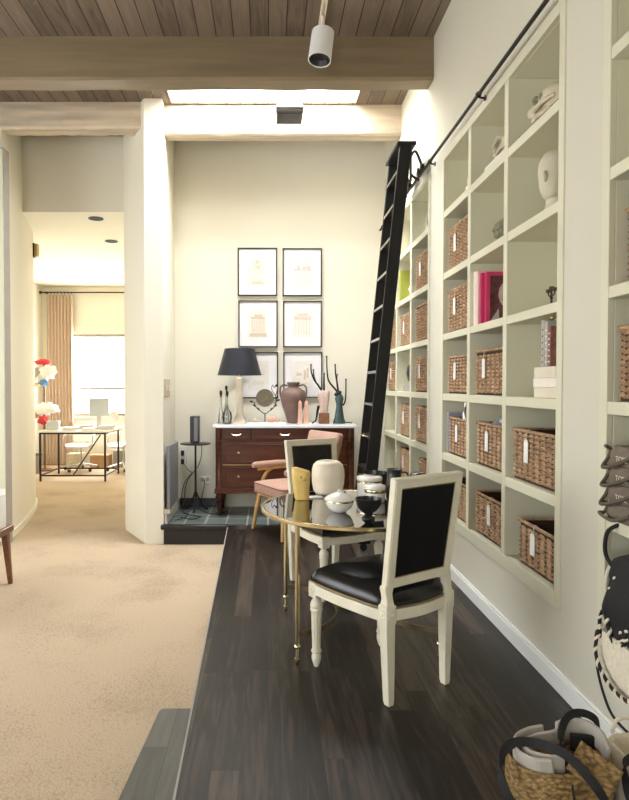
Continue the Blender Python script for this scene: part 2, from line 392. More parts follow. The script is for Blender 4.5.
# black curb where the tiled hearth floor drops to the carpet
cb = thing('hearth_curb', (0, 0, 0), 'glossy black wooden curb at the edge of the tiled floor beside the white pier', 'step')
MB().bx(-1.045, -0.404, 6.085, 6.138, CZ + 0.001, -0.03).build('riser', m_blackp, cb)
MB().bx(-1.075, -0.404, 6.06, 6.138, -0.03, 0.018).build('nosing', m_blackp, cb, bevel=0.012)
MB().bx(-1.04, -0.404, 6.078, 6.085, -0.05, -0.032).build('moulding', m_blackp, cb, bevel=0.003)
# ceiling with the skylight cut out
SX0, SX1, SY0, SY1 = -0.97, 0.885, 5.26, 6.21
c = MB()
c.bx(-4.8, 1.80, -1.8, SY0, TOP, TOP + 0.08); c.bx(-4.8, SX0, SY0, SY1, TOP, TOP + 0.08)
c.bx(SX1, 1.80, SY0, SY1, TOP, TOP + 0.08); c.bx(-4.8, 1.80, SY1, 7.6, TOP, TOP + 0.08)
struct(c.build('ceiling', m_ceil))
c = MB()
c.bx(SX0 - 0.05, SX0, SY0 - 0.05, SY1 + 0.05, TOP + 0.081, 4.95); c.bx(SX1, SX1 + 0.05, SY0 - 0.05, SY1 + 0.05, TOP + 0.081, 4.95)
c.bx(SX0, SX1, SY0 - 0.05, SY0, TOP + 0.081, 4.95); c.bx(SX0, SX1, SY1, SY1 + 0.05, TOP + 0.081, 4.95)
struct(c.build('trim_skylight', m_white))
MBp = MB().bx(SX0 - 0.04, SX1 + 0.04, SY0 - 0.04, SY1 + 0.04, 4.952, 4.96)
struct(MBp.build('window_skylight', m_pane))
struct(MB().bx(SX0 + 0.001, SX1 - 0.001, 5.72, 5.78, 4.62, 4.70).build('trim_skylight_bar', m_white))
# beams
def beam(name, x0, x1, y0, y1, z0, z1, mat):
    b = MB(); n = 26
    rs = []
    for i in range(n + 1):
        x = x0 + (x1 - x0) * i / n
        j = [R.uniform(-0.005, 0.005) for _ in range(6)]
        ch = 0.018
        rs.append([(x, y0 + j[0] * .6, z1), (x, y0 + j[1], z0 + ch), (x, y0 + ch, z0 + j[2]), (x, y1 - ch, z0 + j[3]), (x, y1 + j[4], z0 + ch), (x, y1, z1)])
    return struct(b.rings(rs).build(name, mat, smooth=30))
beam('trim_beam_front', -4.75, WX - 0.002, 5.03, 5.235, 3.912, TOP - 0.001, m_beam)
beam('trim_beam_rear', -1.06, WX - 0.002, 6.24, 6.42, 3.955, TOP - 0.001, m_beam2)
beam('trim_beam_passage', -2.69, -1.24, 6.18, 6.38, 3.995, TOP - 0.001, m_beam2)
# right wall pieces around the three built-in bookcases
YA = (1.65, 2.48)      # nearest case (mostly outside the picture)
YB = (2.80, 4.765)      # middle case
YC = (5.115, 7.09)     # case by the ladder
ZB, ZT = 0.373, 3.20
c = MB()
def rw(y0, y1, z0, z1): c.bx(WX, WX + 0.45, y0, y1, z0, z1)
rw(-1.8, YA[0], 0.002, TOP + 0.05); rw(YA[1], YB[0], 0.002, TOP + 0.05); rw(YB[1], YC[0], 0.002, TOP + 0.05)
for a in (YA, YB, YC):
    rw(a[0], a[1], 0.002, ZB); rw(a[0], a[1], ZT, TOP + 0.05)
rw(YC[1], BY + 0.1, 0.002, TOP + 0.05)
struct(c.build('wall_right', m_wallr))
b_ = MB(); b_.bx(WX - 0.018, WX - 0.0005, -1.78, 6.98, 0.001, 0.085); b_.bx(WX - 0.013, WX - 0.0005, -1.78, 6.98, 0.086, 0.1)
struct(b_.build('baseboard_right', m_trim, bevel=0.004))
# back wall, alcove wall and pier, curved wall, header, office
struct(MB().bx(-1.10, WX + 0.002, BY, BY + 0.15, -0.02, TOP + 0.05).build('wall_back', m_wall))
pier = [(-1.23, 6.1), (-1.05, 6.1), (-1.052, 6.4), (-1.09, BY + 0.15), (-1.60, BY + 0.5), (-1.64, 6.98), (-1.575, 6.72)]
struct(MB().prism(pier, CZ - 0.01, TOP - 0.002).build('wall_pier', m_wall))
struct(MB().bx(-1.047, -1.025, 6.145, BY - 0.001, 0.002, 0.11).build('baseboard_alcove', m_trim, bevel=0.004))
struct(MB().bx(-1.024, -0.60, BY - 0.02, BY - 0.001, 0.002, 0.10).build('baseboard_back', m_blackp, bevel=0.004))
cw = [(-2.69, 6.2), (-2.695, 6.35), (-2.72, 6.56), (-2.765, 6.82), (-2.82, 7.08), (-2.89, 7.38), (-2.965, 7.68), (-3.04, 7.94), (-3.16, 8.25), (-3.4, 8.6)]
cwf = [(p[0], p[1]) for p in smoothpath([(x, y, 0) for x, y in cw], 4)]
struct(MB().prism(cwf + [(-4.75, 8.6), (-4.75, 6.2)], CZ - 0.01, TOP - 0.002).build('wall_left', m_wall, smooth=50))
bl = [(x + 0.012, y, 0) for x, y in cwf]
struct(MB().sweep([(x, y, CZ + 0.036) for x, y, z in bl], lambda i: [(0.035, 0.01), (-0.035, 0.01), (-0.035, -0.01), (0.035, -0.01)], up=(0, 0, 1)).build('baseboard_left', m_wall, smooth=50))
struct(MB().bx(-2.95, -1.59, 7.02, 7.12, 3.395, TOP - 0.002).build('wall_header', m_wall))
OY = 12.30; OX = -4.54
struct(MB().bx(-4.8, -0.6, 7.122, OY + 0.2, 3.395, 3.47).build('ceiling_office', m_wall))
struct(MB().bx(OX - 0.2, OX, 8.61, OY + 0.2, CZ - 0.01, 3.39).build('wall_office_left', m_wall))
struct(MB().bx(-0.9, -0.7, 7.61, OY + 0.2, CZ - 0.01, 3.39).build('wall_office_right', m_wall))
struct(MB().bx(-1.66, -0.7, 7.45, 7.60, CZ - 0.01, 3.39).build('wall_office_front', m_wall))
c = MB(); WX0, WX1, WZ0, WZ1 = -4.0, -2.62, 0.80, 2.44
c.bx(OX, WX0, OY, OY + 0.15, CZ, 3.39); c.bx(WX1, -0.9, OY, OY + 0.15, CZ, 3.39)
c.bx(WX0, WX1, OY, OY + 0.15, CZ, WZ0); c.bx(WX0, WX1, OY, OY + 0.15, WZ1, 3.39)
struct(c.build('wall_office_back', m_wall))
c = MB()
c.bx(WX0, WX0 + 0.04, OY + 0.02, OY + 0.07, WZ0, WZ1); c.bx(WX1 - 0.04, WX1, OY + 0.02, OY + 0.07, WZ0, WZ1)
c.bx(WX0 + 0.04, WX1 - 0.04, OY + 0.02, OY + 0.07, WZ0, WZ0 + 0.05); c.bx(WX0 + 0.04, WX1 - 0.04, OY + 0.02, OY + 0.07, WZ1 - 0.05, WZ1)
c.bx(WX0 + 0.04, WX1 - 0.04, OY + 0.02, OY + 0.07, 1.33, 1.37)
wf = struct(c.build('window_1', m_putty))
MB().bx(WX0 + 0.045, WX1 - 0.045, OY + 0.04, OY + 0.046, WZ0 + 0.055, WZ1 - 0.055).build('pane', m_pane, wf)
struct(MB().bx(WX0 - 0.03, WX1 + 0.03, OY - 0.06, OY - 0.001, WZ0 - 0.04, WZ0 - 0.001).build('trim_window_sill', m_trim, bevel=0.004))
struct(MB().bx(-9, 3, 13.0, 30, -0.6, -0.5).build('ground_outside', m_grass))
# walls behind and beside the camera, each with an unseen window added for light
def winwall(name, wname, axis, a0, a1, pos, th, w0, w1, wz0, wz1, sgn):
    c = MB()
    def q(u0, u1, z0, z1, p0, p1, mb):
        if axis == 'X': mb.bx(u0, u1, min(p0, p1), max(p0, p1), z0, z1)
        else: mb.bx(min(p0, p1), max(p0, p1), u0, u1, z0, z1)
    p0, p1 = pos, pos - sgn * th
    for u0, u1, z0, z1 in ((a0, w0, CZ, TOP), (w1, a1, CZ, TOP), (w0, w1, CZ, wz0), (w0, w1, wz1, TOP)): q(u0, u1, z0, z1, p0, p1, c)
    struct(c.build(name, m_wall))
    f = MB(); k = 5
    for i in range(k + 1):
        u = w0 + (w1 - w0) * i / k; q(max(u - 0.03, w0), min(u + 0.03, w1), wz0, wz1, pos - sgn * 0.05, pos - sgn * 0.1, f)
    q(w0, w1, wz0, wz0 + 0.05, pos - sgn * 0.05, pos - sgn * 0.1, f); q(w0, w1, wz1 - 0.05, wz1, pos - sgn * 0.05, pos - sgn * 0.1, f)
    fo = struct(f.build(wname, m_trim))
winwall('wall_rear', 'window_added_rear', 'X', -4.75, 1.80, -1.80, 0.15, -2.6, -0.6, 0.4, 2.6, 1)
winwall('wall_left_living', 'window_added_side', 'Y', -1.8, 6.2, -4.60, 0.15, 0.4, 4.8, 0.4, 3.0, 1)

# ------------------------------------------------------------------ built-in bookcases
ROWZ = [0.45, 0.90, 1.355, 1.81, 2.277, 2.748]; ROWT = [0.845, 1.303, 1.762, 2.227, 2.697, 3.138]
XB = 1.735
def bookcase(label, y0, y1, cols, open_near=False):
    t = thing('built_in_bookcase', (WX, (y0 + y1) / 2, ZB), label, 'bookcase')
    ox, oy, oz = WX, (y0 + y1) / 2, ZB
    def L(mb_name, boxes, bev=0.004):
        b = MB()
        for x0, x1, a, bb, z0, z1 in boxes: b.bx(x0 - ox, x1 - ox, a - oy, bb - oy, z0 - oz, z1 - oz)
        return b.build(mb_name, m_shelf, t, bevel=bev)
    e = 0.001
    fr = 0.055
    L('face_frame', [(WX - 0.007, WX + 0.02, y0 + e, y0 + fr, ZB + e, ZT - e), (WX - 0.007, WX + 0.02, y1 - fr, y1 - e, ZB + e, ZT - e),
                     (WX - 0.007, WX + 0.02, y0 + fr, y1 - fr, ZB + e, 0.45), (WX - 0.007, WX + 0.02, y0 + fr, y1 - fr, ROWT[-1], ZT - e)], 0.003)
    L('side_panel', [(WX + 0.02, XB, y0 + e, y0 + fr, ZB + e, ZT - e)]); L('side_panel', [(WX + 0.02, XB, y1 - fr, y1 - e, ZB + e, ZT - e)])
    L('bottom_panel', [(WX + 0.02, XB, y0 + fr, y1 - fr, ZB + e, 0.45)]); L('top_panel', [(WX + 0.02, XB, y0 + fr, y1 - fr, ROWT[-1], ZT - e)])
    L('back_panel', [(XB, XB + 0.02, y0 + e, y1 - e, ZB + e, ZT - e)], 0)
    ys = [y0 + fr] + [q for q in cols] + [y1 - fr]
    for q in cols: L('divider', [(WX - 0.005, XB, q - 0.0275, q + 0.0275, 0.45, ROWT[-1])], 0.003)
    edges = [y0 + fr] + sum([[q - 0.0275, q + 0.0275] for q in cols], []) + [y1 - fr]
    for zt, zb in zip(ROWZ[1:], ROWT[:-1]):
        L('shelf', [(WX - 0.004, XB, edges[2 * i], edges[2 * i + 1], zb, zt) for i in range(len(edges) // 2)], 0.003)
    return t
bookcase('sage painted bookcase cut off by the right edge of the photo', YA[0], YA[1], [])
bookcase('wide sage bookcase of three columns in the middle of the right wall', YB[0], YB[1], [3.486, 4.115])
bookcase('tall sage bookcase standing behind the black ladder', YC[0], YC[1], [5.785, 6.43])

# ------------------------------------------------------------------ baskets
BK = {}
BG = 'woven baskets in the built in bookcases'
def basket(key, wd, h, loc, label, tagpos=0.12, has_tag=True, pattern=0, dp=0.31):
    k = (key, has_tag, tagpos)
    if k in BK:
        return dup(BK[k], loc, label)
    t = thing('woven_basket', loc, label, 'basket', BG)
    # liner: an open box with thick walls
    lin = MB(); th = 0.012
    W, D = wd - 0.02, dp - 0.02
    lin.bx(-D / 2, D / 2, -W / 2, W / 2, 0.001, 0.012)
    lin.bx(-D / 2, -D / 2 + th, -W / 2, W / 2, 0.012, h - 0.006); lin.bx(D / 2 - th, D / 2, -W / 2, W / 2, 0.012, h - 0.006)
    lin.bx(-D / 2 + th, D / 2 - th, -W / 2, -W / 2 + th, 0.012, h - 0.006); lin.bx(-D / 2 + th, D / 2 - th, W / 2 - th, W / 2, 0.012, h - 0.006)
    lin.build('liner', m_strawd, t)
    wv = MB()
    pr = 0.0245 if pattern == 0 else 0.0165
    pc = 0.036 if pattern == 0 else 0.05
    faces = [((-D / 2, 0), (0, 1, 0), (-1, 0, 0), W), ((D / 2, 0), (0, 1, 0), (1, 0, 0), W), ((0, -W / 2), (1, 0, 0), (0, -1, 0), D), ((0, W / 2), (1, 0, 0), (0, 1, 0), D)]
    for (cx, cy), u, n, ln in faces:
        nc = int(round(ln / pc)); nr = int((h - 0.02) / pr)
        for i in range(nc):
            for j in range(nr):
                a = (i + 0.5) / nc * ln - ln / 2; z = 0.012 + pr * (j + 0.5)
                s_ = (1 if i % 2 else -1) * (0.62 if pattern == 0 else 0.15)
                if pattern: a += (j % 2) * pc * 0.5 * (1 if i < nc - 1 else 0)
                wv.strand((cx + u[0] * a, cy + u[1] * a, z + R.uniform(-.002, .002)), (u[0], u[1], s_ + R.uniform(-.12, .12)), n,
                          pc * 1.25, pr * 0.82, 0.015 + R.uniform(-.002, .002))
    wv.build('woven_wall', m_straw, t, smooth=70)
    rim = MB(); path = smoothpath([(x, y, h - 0.004 + R.uniform(-.003, .003)) for x, y in rrect(D + 0.004, W + 0.004, 0.02, 3)], 2, True)
    rim.tube(path, 0.0095, 6, True)
    for i in range(0, 4 * 22):
        f = i / 88 * len(path); p = path[int(f) % len(path)]; q = path[(int(f) + 1) % len(path)]
        d = (q - p)
        if d.length < 1e-6: continue
        rim.strand(p + (q - p) * (f % 1), d.normalized() + Vector((0, 0, 0.8 if i % 2 else -0.8)), (-1 if p.x < 0 else 1, 0, 0.6), 0.03, 0.014, 0.012)
    rim.build('rim', m_straw, t, smooth=70)
    if has_tag:
        y = tagpos * wd; x = -D / 2 - 0.016; n_ = MB()
        zc = h * 0.60
        lz = min(0.062, h * 0.24)
        n_.rings([[(x - 0.0015, y + a, zc + b2) for a, b2 in ((-.025, -lz), (.025, -lz), (.025, lz * .75), (.014, lz), (-.014, lz), (-.025, lz * .75))],
                  [(x + 0.0015, y + a, zc + b2) for a, b2 in ((-.025, -lz), (.025, -lz), (.025, lz * .75), (.014, lz), (-.014, lz), (-.025, lz * .75))]])
        tg = n_.build('tag', m_tag, t); tg.rotation_euler = (R.uniform(-.06, .06), 0, 0)
        MB().tube([(x, y, zc + lz * .8), (x, y - 0.008, h - 0.02), (x + 0.012, y - 0.006, h + 0.010), (x + 0.036, y, h - 0.01), (x + 0.05, y, h - 0.04)], 0.0022, 5).build('tag_string', m_string, t)
    BK[k] = t
    return t
XF = 1.532
def row(i): return ROWZ[i] + 0.001
MC = 'of the wide middle bookcase'; LC = 'of the bookcase behind the ladder'
basket('s', 0.43, 0.235, (XF, 3.125, row(0)), 'small woven basket with white tag, bottom right compartment ' + MC, 0.05)
basket('r', 0.50, 0.265, (XF, 3.80, row(0)), 'plain rib woven basket with tag, bottom row, middle column ' + MC, -0.06, pattern=1)
basket('r', 0.50, 0.265, (XF, 4.42, row(0)), 'woven basket behind the near chair, bottom row, left column ' + MC, -0.06, pattern=1)
basket('m', 0.51, 0.275, (XF, 3.175, row(1)), 'big woven basket with tilted tag, second row up, right column ' + MC, 0.13)
basket('n', 0.45, 0.275, (XF, 3.80, row(1)), 'woven basket full of blue and white cloths, second row up ' + MC, 0.06)
basket('n', 0.45, 0.275, (XF, 4.415, row(1)), 'woven basket holding glass bottles, second row up, left column ' + MC, 0.06)
basket('w', 0.535, 0.285, (XF, 3.80, row(2)), 'wide woven basket with tag, third row up, middle column ' + MC, 0.16)
basket('m', 0.51, 0.275, (XF, 4.425, row(2)), 'woven basket with tag, third row up, left column ' + MC, 0.13)
basket('t', 0.51, 0.32, (XF, 4.43, row(3)), 'tall woven basket left of the pink books, fourth row up ' + MC, 0.14)
basket('t', 0.51, 0.32, (XF, 4.43, row(4)), 'tall woven basket in the highest basket row, left column ' + MC, 0.14)
basket('v', 0.34, 0.30, (XF, 5.40, row(0)), 'narrow woven basket in the bottom row, right column ' + LC, 0.1, False)
basket('t', 0.46, 0.32, (XF, 6.11, row(0)), 'woven basket with tag in the bottom row, middle column ' + LC, 0.14)
basket('t', 0.46, 0.30, (XF, 5.45, row(1)), 'woven basket with dark contents, second row up, right column ' + LC, 0.14)
basket('t', 0.46, 0.30, (XF, 6.11, row(1)), 'woven basket with dark contents, second row up, middle column ' + LC, 0.14)
basket('t', 0.46, 0.32, (XF, 5.46, row(2)), 'woven basket right of the black bowl, third row up ' + LC, 0.14)
basket('t', 0.46, 0.32, (XF, 6.74, row(2)), 'woven basket left of the black bowl, third row up ' + LC, 0.14)
basket('u', 0.51, 0.33, (XF, 5.46, row(3)), 'woven basket without tag, fourth row up, right column ' + LC, 0.0, False)
basket('t', 0.46, 0.32, (XF, 6.11, row(3)), 'woven basket with tag, fourth row up, middle column ' + LC, 0.14)
basket('t', 0.46, 0.32, (XF, 6.74, row(3)), 'woven basket half hidden by the ladder, fourth row up ' + LC, 0.14)
basket('t', 0.46, 0.32, (XF, 5.46, row(4)), 'woven basket right of the lime book, fifth row up ' + LC, 0.14)
basket('q', 0.46, 0.29, (XF + 0.015, 2.16, row(3)), 'upper of two woven baskets at the right edge of the photo', 0, False)
basket('q', 0.46, 0.29, (XF - 0.01, 2.16, row(2)), 'lower of two woven baskets at the right edge, above the taupe bags', 0, False)

# ------------------------------------------------------------------ dining chairs
def fluted(mb, prof, c, nfl=10, depth=0.07):
    seg = nfl * 4; rs = []
    for r, z, f in prof:
        rs.append([(c[0] + r * (1 - f * depth * (1 + math.cos(nfl * 2 * PI * i / seg))) * math.cos(2 * PI * i / seg),
                    c[1] + r * (1 - f * depth * (1 + math.cos(nfl * 2 * PI * i / seg))) * math.sin(2 * PI * i / seg), z) for i in range(seg)])
    mb.rings(rs)
SEATPATH = [(p.x, p.y) for p in smoothpath([(-0.205, 0.012, 0), (-0.235, 0.16, 0), (-0.249, 0.33, 0), (-0.246, 0.47, 0), (-0.238, 0.490, 0), (-0.12, 0.512, 0), (0, 0.520, 0), (0.12, 0.512, 0), (0.238, 0.490, 0), (0.246, 0.47, 0), (0.249, 0.33, 0), (0.235, 0.16, 0), (0.205, 0.012, 0), (0.11, -0.022, 0), (0, -0.034, 0), (-0.11, -0.022, 0)], 5, True)]
def dining_chair(loc, rz, label):
    t = thing('dining_chair', loc, label, 'chair', 'white framed dining chairs with black leather', rz)
    ZR0, ZR1 = 0.376, 0.426
    # front legs: turned and fluted, with a carved block on top
    for s in (-1, 1):
        b = MB(); x, y = s * 0.222, 0.468
        b.box((x, y, 0.394), (0.058, 0.058, 0.074))
        for d, rot in (((s * 0.0292, 0, 0), (0, PI / 2, 0)), ((0, 0.0292, 0), (PI / 2, 0, 0)), ((0, -0.0292, 0), (PI / 2, 0, 0))):
            b.lathe([(0.022, -0.003), (0.022, 0.003)], 14, (x + d[0], y + d[1], 0.397), rot); b.ball((x + d[0], y + d[1], 0.397), 0.009, u=8, v=6)
        b.lathe([(0.024, 0.360), (0.018, 0.356), (0.016, 0.346), (0.022, 0.340), (0.030, 0.325), (0.032, 0.312), (0.029, 0.302), (0.031, 0.298), (0.031, 0.288), (0.028, 0.285)], 20, (x, y, 0))
        fluted(b, [(0.0285, 0.286, 0), (0.0285, 0.278, 1), (0.022, 0.095, 1), (0.021, 0.088, 0)], (x, y))
        b.lathe([(0.020, 0.09), (0.026, 0.086), (0.027, 0.078), (0.020, 0.072), (0.024, 0.058), (0.024, 0.04), (0.018, 0.02), (0.013, 0.006), (0.011, 0.001)], 20, (x, y, 0))
        b.build('leg', m_chairp, t, bevel=0.002)
    # rear legs: square tapered with a carved block and a waisted neck that runs up into the back
    for s in (-1, 1):
        b = MB(); prof = [(0.183, -0.006, 0.001, 0.030, 0.030), (0.183, -0.004, 0.02, 0.036, 0.036), (0.190, 0.000, 0.365, 0.053, 0.05), (0.190, 0.000, 0.372, 0.058, 0.056), (0.190, 0, 0.446, 0.058, 0.056),
                           (0.190, 0, 0.452, 0.044, 0.044), (0.191, -0.001, 0.475, 0.038, 0.036), (0.193, 0.001, 0.50, 0.040, 0.034), (0.189, 0.006, 0.520, 0.052, 0.036), (0.188, 0.004, 0.535, 0.05, 0.034)]
        b.rings([[(s * x + a * wx / 2, y + c * wy / 2, z) for a, c in ((1, 1), (-1, 1), (-1, -1), (1, -1))] for x, y, z, wx, wy in prof])
        for d, rot in (((s * 0.0285, 0), (0, PI / 2, 0)), ((0, -0.0275), (PI / 2, 0, 0))):
            c0 = (s * 0.190 + d[0], d[1], 0.41)
            b.lathe([(0.022, -0.003), (0.022, 0.003)], 14, c0, rot); b.ball(c0, 0.009, u=8, v=6)
        b.build('leg', m_chairp, t, bevel=0.003)
    # seat rail
    n = len(SEATPATH)
    def off(d): 
        out = []
        for i in range(n):
            p, q = Vector(SEATPATH[i - 1] + (0,)), Vector(SEATPATH[(i + 1) % n] + (0,)); tt = (q - p).normalized()
            nn = Vector((-tt.y, tt.x, 0))
            out.append(Vector(SEATPATH[i] + (0,)) + nn * d)
        return out
    o, i_ = off(0.004), off(-0.024)
    MB().loop([[(a.x, a.y, ZR0), (a.x, a.y, ZR1), (b2.x, b2.y, ZR1), (b2.x, b2.y, ZR0)] for a, b2 in zip(o, i_)]).build('seat_rail', m_chairp, t, bevel=0.003)
    # cushion
    b = MB(); rs = []
    cx, cy = 0.0, 0.25
    for f, z in ((0.955, 0.4265), (0.985, 0.434), (0.99, 0.447), (0.965, 0.470), (0.89, 0.497), (0.72, 0.522), (0.46, 0.538), (0.2, 0.545), (0.02, 0.546)):
        rs.append([(cx + (x - cx) * f, cy + (y - cy) * f, z) for x, y in SEATPATH])
    b.rings(rs); b.build('seat_cushion', m_leather, t, smooth=60)
    def nails(mb, pts, r, spacing):
        P = [Vector(p) for p in pts]; acc = 0
        for a, c in zip(P, P[1:]):
            L = (c - a).length; d = acc
            while d < L:
                q = a + (c - a) * (d / L); mb.ball(q, r, u=6, v=4); d += spacing
            acc = d - L
    b = MB(); oo = off(0.002); nails(b, [(p.x, p.y, 0.4365) for p in oo + oo[:1]], 0.0042, 0.0105); b.build('nailhead_trim', m_brassd, t)
    # back frame, leaning back
    lean = 0.135
    B = Matrix.Translation((0, 0.006, 0.522)) @ Matrix.Rotation(lean, 4, 'X')
    def bk(mb, name, mat, bevel=0, smooth=38, par=None):
        bmesh.ops.transform(mb.bm, matrix=B, verts=mb.bm.verts); return mb.build(name, mat, par or t, smooth, bevel)
    H = 0.50; w0, w1 = 0.205, 0.218; pw = 0.045
    def quadframe(a0, a1, z0, z1, inset, y0, y1):
        mb = MB()
        outer = [(-a0, z0), (a0, z0), (a1, z1), (-a1, z1)]; inner = [(-a0 + inset, z0 + inset), (a0 - inset, z0 + inset), (a1 - inset, z1 - inset), (-a1 + inset, z1 - inset)]
        mb.loop([[(o_[0], y0, o_[1]), (q[0], y0, q[1]), (q[0], y1, q[1]), (o_[0], y1, o_[1])] for o_, q in zip(outer, inner)])
        return mb
    bk(quadframe(w0, w1, 0, H, pw, -0.017, 0.017), 'back_frame', m_chairp, 0.004)
    bk(quadframe(w0 - 0.006, w1 - 0.006, 0.006, H - 0.006, 0.006, -0.0205, -0.0165), 'back_moulding', m_chairp, 0.001)
    def pad(y0, ydir, name, mat):
        mb = MB(); rs = []
        for f, dy in ((0.0, 0.0), (0.0, 0.010), (0.10, 0.016), (0.35, 0.022), (0.75, 0.025)):
            k = 1 - f; zc = H / 2
            hw0, hw1, hh = (w0 - pw + 0.001) , (w1 - pw + 0.001), (H / 2 - pw + 0.001)
            pts = []
            for a, c in ((-1, -1), (-0.5, -1), (0, -1), (0.5, -1), (1, -1), (1, -.5), (1, 0), (1, .5), (1, 1), (.5, 1), (0, 1), (-.5, 1), (-1, 1), (-1, .5), (-1, 0), (-1, -.5)):
                hw = hw0 + (hw1 - hw0) * (c + 1) / 2
                pts.append((a * hw * k, y0 + ydir * dy, zc + c * hh * k))
            rs.append(pts)
        mb.rings(rs); bk(mb, name, mat, 0, 60)
    pad(0.0, 1, 'back_pad', m_leather); pad(0.0, -1, 'back_cover', m_fabricb)
    mb = MB()
    q = [(-(w0 - pw), pw), (w0 - pw, pw), (w1 - pw, H - pw), (-(w1 - pw), H - pw), (-(w0 - pw), pw)]
    for yy in (-0.0125, 0.0125): nails(mb, [(a * 0.992, yy, H / 2 + (z - H / 2) * 0.99) for a, z in q], 0.004, 0.0105)
    bk(mb, 'back_nailheads', m_brassd)
    return t
ch1 = dining_chair((0.6856, 2.777, 0), 0.579, 'white dining chair nearest the camera with its black back towards us')
ch2 = dup(ch1, (0.345, 4.48, 0), 'white dining chair on the far side of the glass table, facing the camera', rz=-2.66)

# ------------------------------------------------------------------ round brass and glass table
TX, TY, TZ = 0.4955, 3.445, 0.735
t = thing('dining_table', (TX, TY, 0), 'round smoky glass table with brass rim and slender brass legs', 'table', rz=0.05)
MB().lathe([(0.517, 0.722), (0.517, 0.7335)], 96).build('glass_top', m_glass, t)
def ring(mb, r0, r1, z0, z1, seg=96, c=(0, 0)):
    mb.loop([[(c[0] + r * math.cos(2 * PI * i / seg), c[1] + r * math.sin(2 * PI * i / seg), z) for r, z in ((r1, z0), (r1, z1), (r0, z1), (r0, z0))] for i in range(seg)]); return mb
ring(MB(), 0.518, 0.536, 0.713, 0.7345).build('rim', m_brass, t, bevel=0.004)
ring(MB(), 0.496, 0.5165, 0.714, 0.7215).build('inner_rim', m_brassd, t, bevel=0.002)
ring(MB(), 0.484, 0.4955, 0.714, 0.7215).build('under_band', m_blackp, t)
for sx in (-1, 1):
    for sy in (-1, 1):
        b = MB(); c0 = (sx * 0.366, sy * 0.366, 0)
        b.lathe([(0.004, 0.001), (0.007, 0.004), (0.010, 0.020), (0.010, 0.026), (0.014, 0.030), (0.014, 0.036), (0.009, 0.040), (0.008, 0.085), (0.014, 0.090), (0.0165, 0.097), (0.014, 0.104), (0.010, 0.108), (0.0125, 0.125), (0.0125, 0.7125)], 18, c0)
        b.build('leg', m_brass, t)
for s in (-1, 1):
    pts = smoothpath([(s * 0.366, -0.366, 0.16), (s * 0.235, -0.30, 0.16), (s * 0.14, -0.16, 0.16), (s * 0.11, 0, 0.16), (s * 0.14, 0.16, 0.16), (s * 0.235, 0.30, 0.16), (s * 0.366, 0.366, 0.16)], 8)
    MB().strap(pts, 0.028, 0.008, (0, 0, 1)).build('curved_stretcher', m_bronze, t)
MB().bx(-0.107, 0.107, -0.010, 0.010, 0.153, 0.166).build('stretcher_bar', m_brass, t)

# things on the table
z = TZ + 0.0005
def loft_sq(mb, prof, c=(0, 0, 0), n=5):
    """prof rows: (wx, wy, r, z, dx, dy, tilt)"""
    rs = []
    for wx, wy, r, zz, dx, dy, tl in prof:
        rs.append([(c[0] + x + dx, c[1] + y + dy, c[2] + zz + tl * x) for x, y in rrect(wx, wy, r, n)])
    return mb.rings(rs)
t = thing('sculptural_vase', (0.200, 3.64, z), 'yellow ochre slab vase with slanted top on the glass table', 'vase', rz=-0.2)
b = MB(); loft_sq(b, [(0.078, 0.06, 0.025, 0, 0.004, 0, 0), (0.088, 0.068, 0.03, 0.012, 0.003, 0, 0), (0.094, 0.074, 0.032, 0.06, 0, 0, 0), (0.106, 0.078, 0.033, 0.12, -0.002, 0, 0), (0.112, 0.078, 0.033, 0.165, -0.003, 0, -0.08), (0.104, 0.07, 0.03, 0.180, -0.003, 0, -0.22), (0.07, 0.04, 0.018, 0.184, -0.003, 0, -0.26)])
b.build('body', m_yellow, t, smooth=60)
b = MB(); b.lathe([(0.006, -0.001), (0.010, 0.0), (0.006, 0.002)], 14, (0.024, -0.040, 0.125), (PI / 2, 0, 0)); b.lathe([(0.004, -0.001), (0.007, 0.0), (0.004, 0.002)], 14, (0.004, -0.0400, 0.138), (PI / 2, 0, 0)); b.build('hole', m_brassd, t)
t = thing('round_vase', (0.378, 3.83, z), 'large rounded alabaster vase beside the yellow vase', 'vase')
MB().lathe([(0.060, 0), (0.078, 0.004), (0.092, 0.025), (0.101, 0.07), (0.1035, 0.115), (0.101, 0.155), (0.092, 0.185), (0.072, 0.204), (0.05, 0.210), (0.04, 0.207), (0.036, 0.19)], 40).build('body', m_alab, t, smooth=80)
t = thing('lidded_bowl', (0.385, 3.28, z), 'low white lidded bowl with a gold band, nearest the table front', 'bowl')
MB().lathe([(0.030, 0), (0.036, 0.004), (0.062, 0.022), (0.074, 0.045), (0.077, 0.056)], 40).build('body', m_porc, t, smooth=60)
MB().lathe([(0.0775, 0.0565), (0.079, 0.058), (0.079, 0.064), (0.0775, 0.066)], 40).build('gold_band', m_brass, t)
MB().lathe([(0.079, 0.0665), (0.081, 0.070), (0.074, 0.079), (0.044, 0.097), (0.016, 0.108), (0.008, 0.110), (0.011, 0.116), (0.006, 0.121), (0.001, 0.122)], 40).build('lid', m_porc, t, smooth=60)
t = thing('footed_bowl', (0.515, 3.115, z), 'black fluted bowl on a small foot at the table edge', 'bowl')
b = MB(); fluted(b, [(0.034, 0, 0), (0.033, 0.006, 0), (0.018, 0.018, 0), (0.022, 0.026, 0.2), (0.048, 0.048, .5), (0.062, 0.072, .5), (0.068, 0.098, .4), (0.069, 0.104, 0.0), (0.064, 0.104, 0), (0.058, 0.075, 0), (0.04, 0.05, 0), (0.002, 0.042, 0)], (0, 0), 24, 0.03)
b.build('body', m_blackc, t, smooth=60)
t = thing('canister', (0.625, 3.75, z), 'tall white canister with gold band behind the black bowl', 'canister')
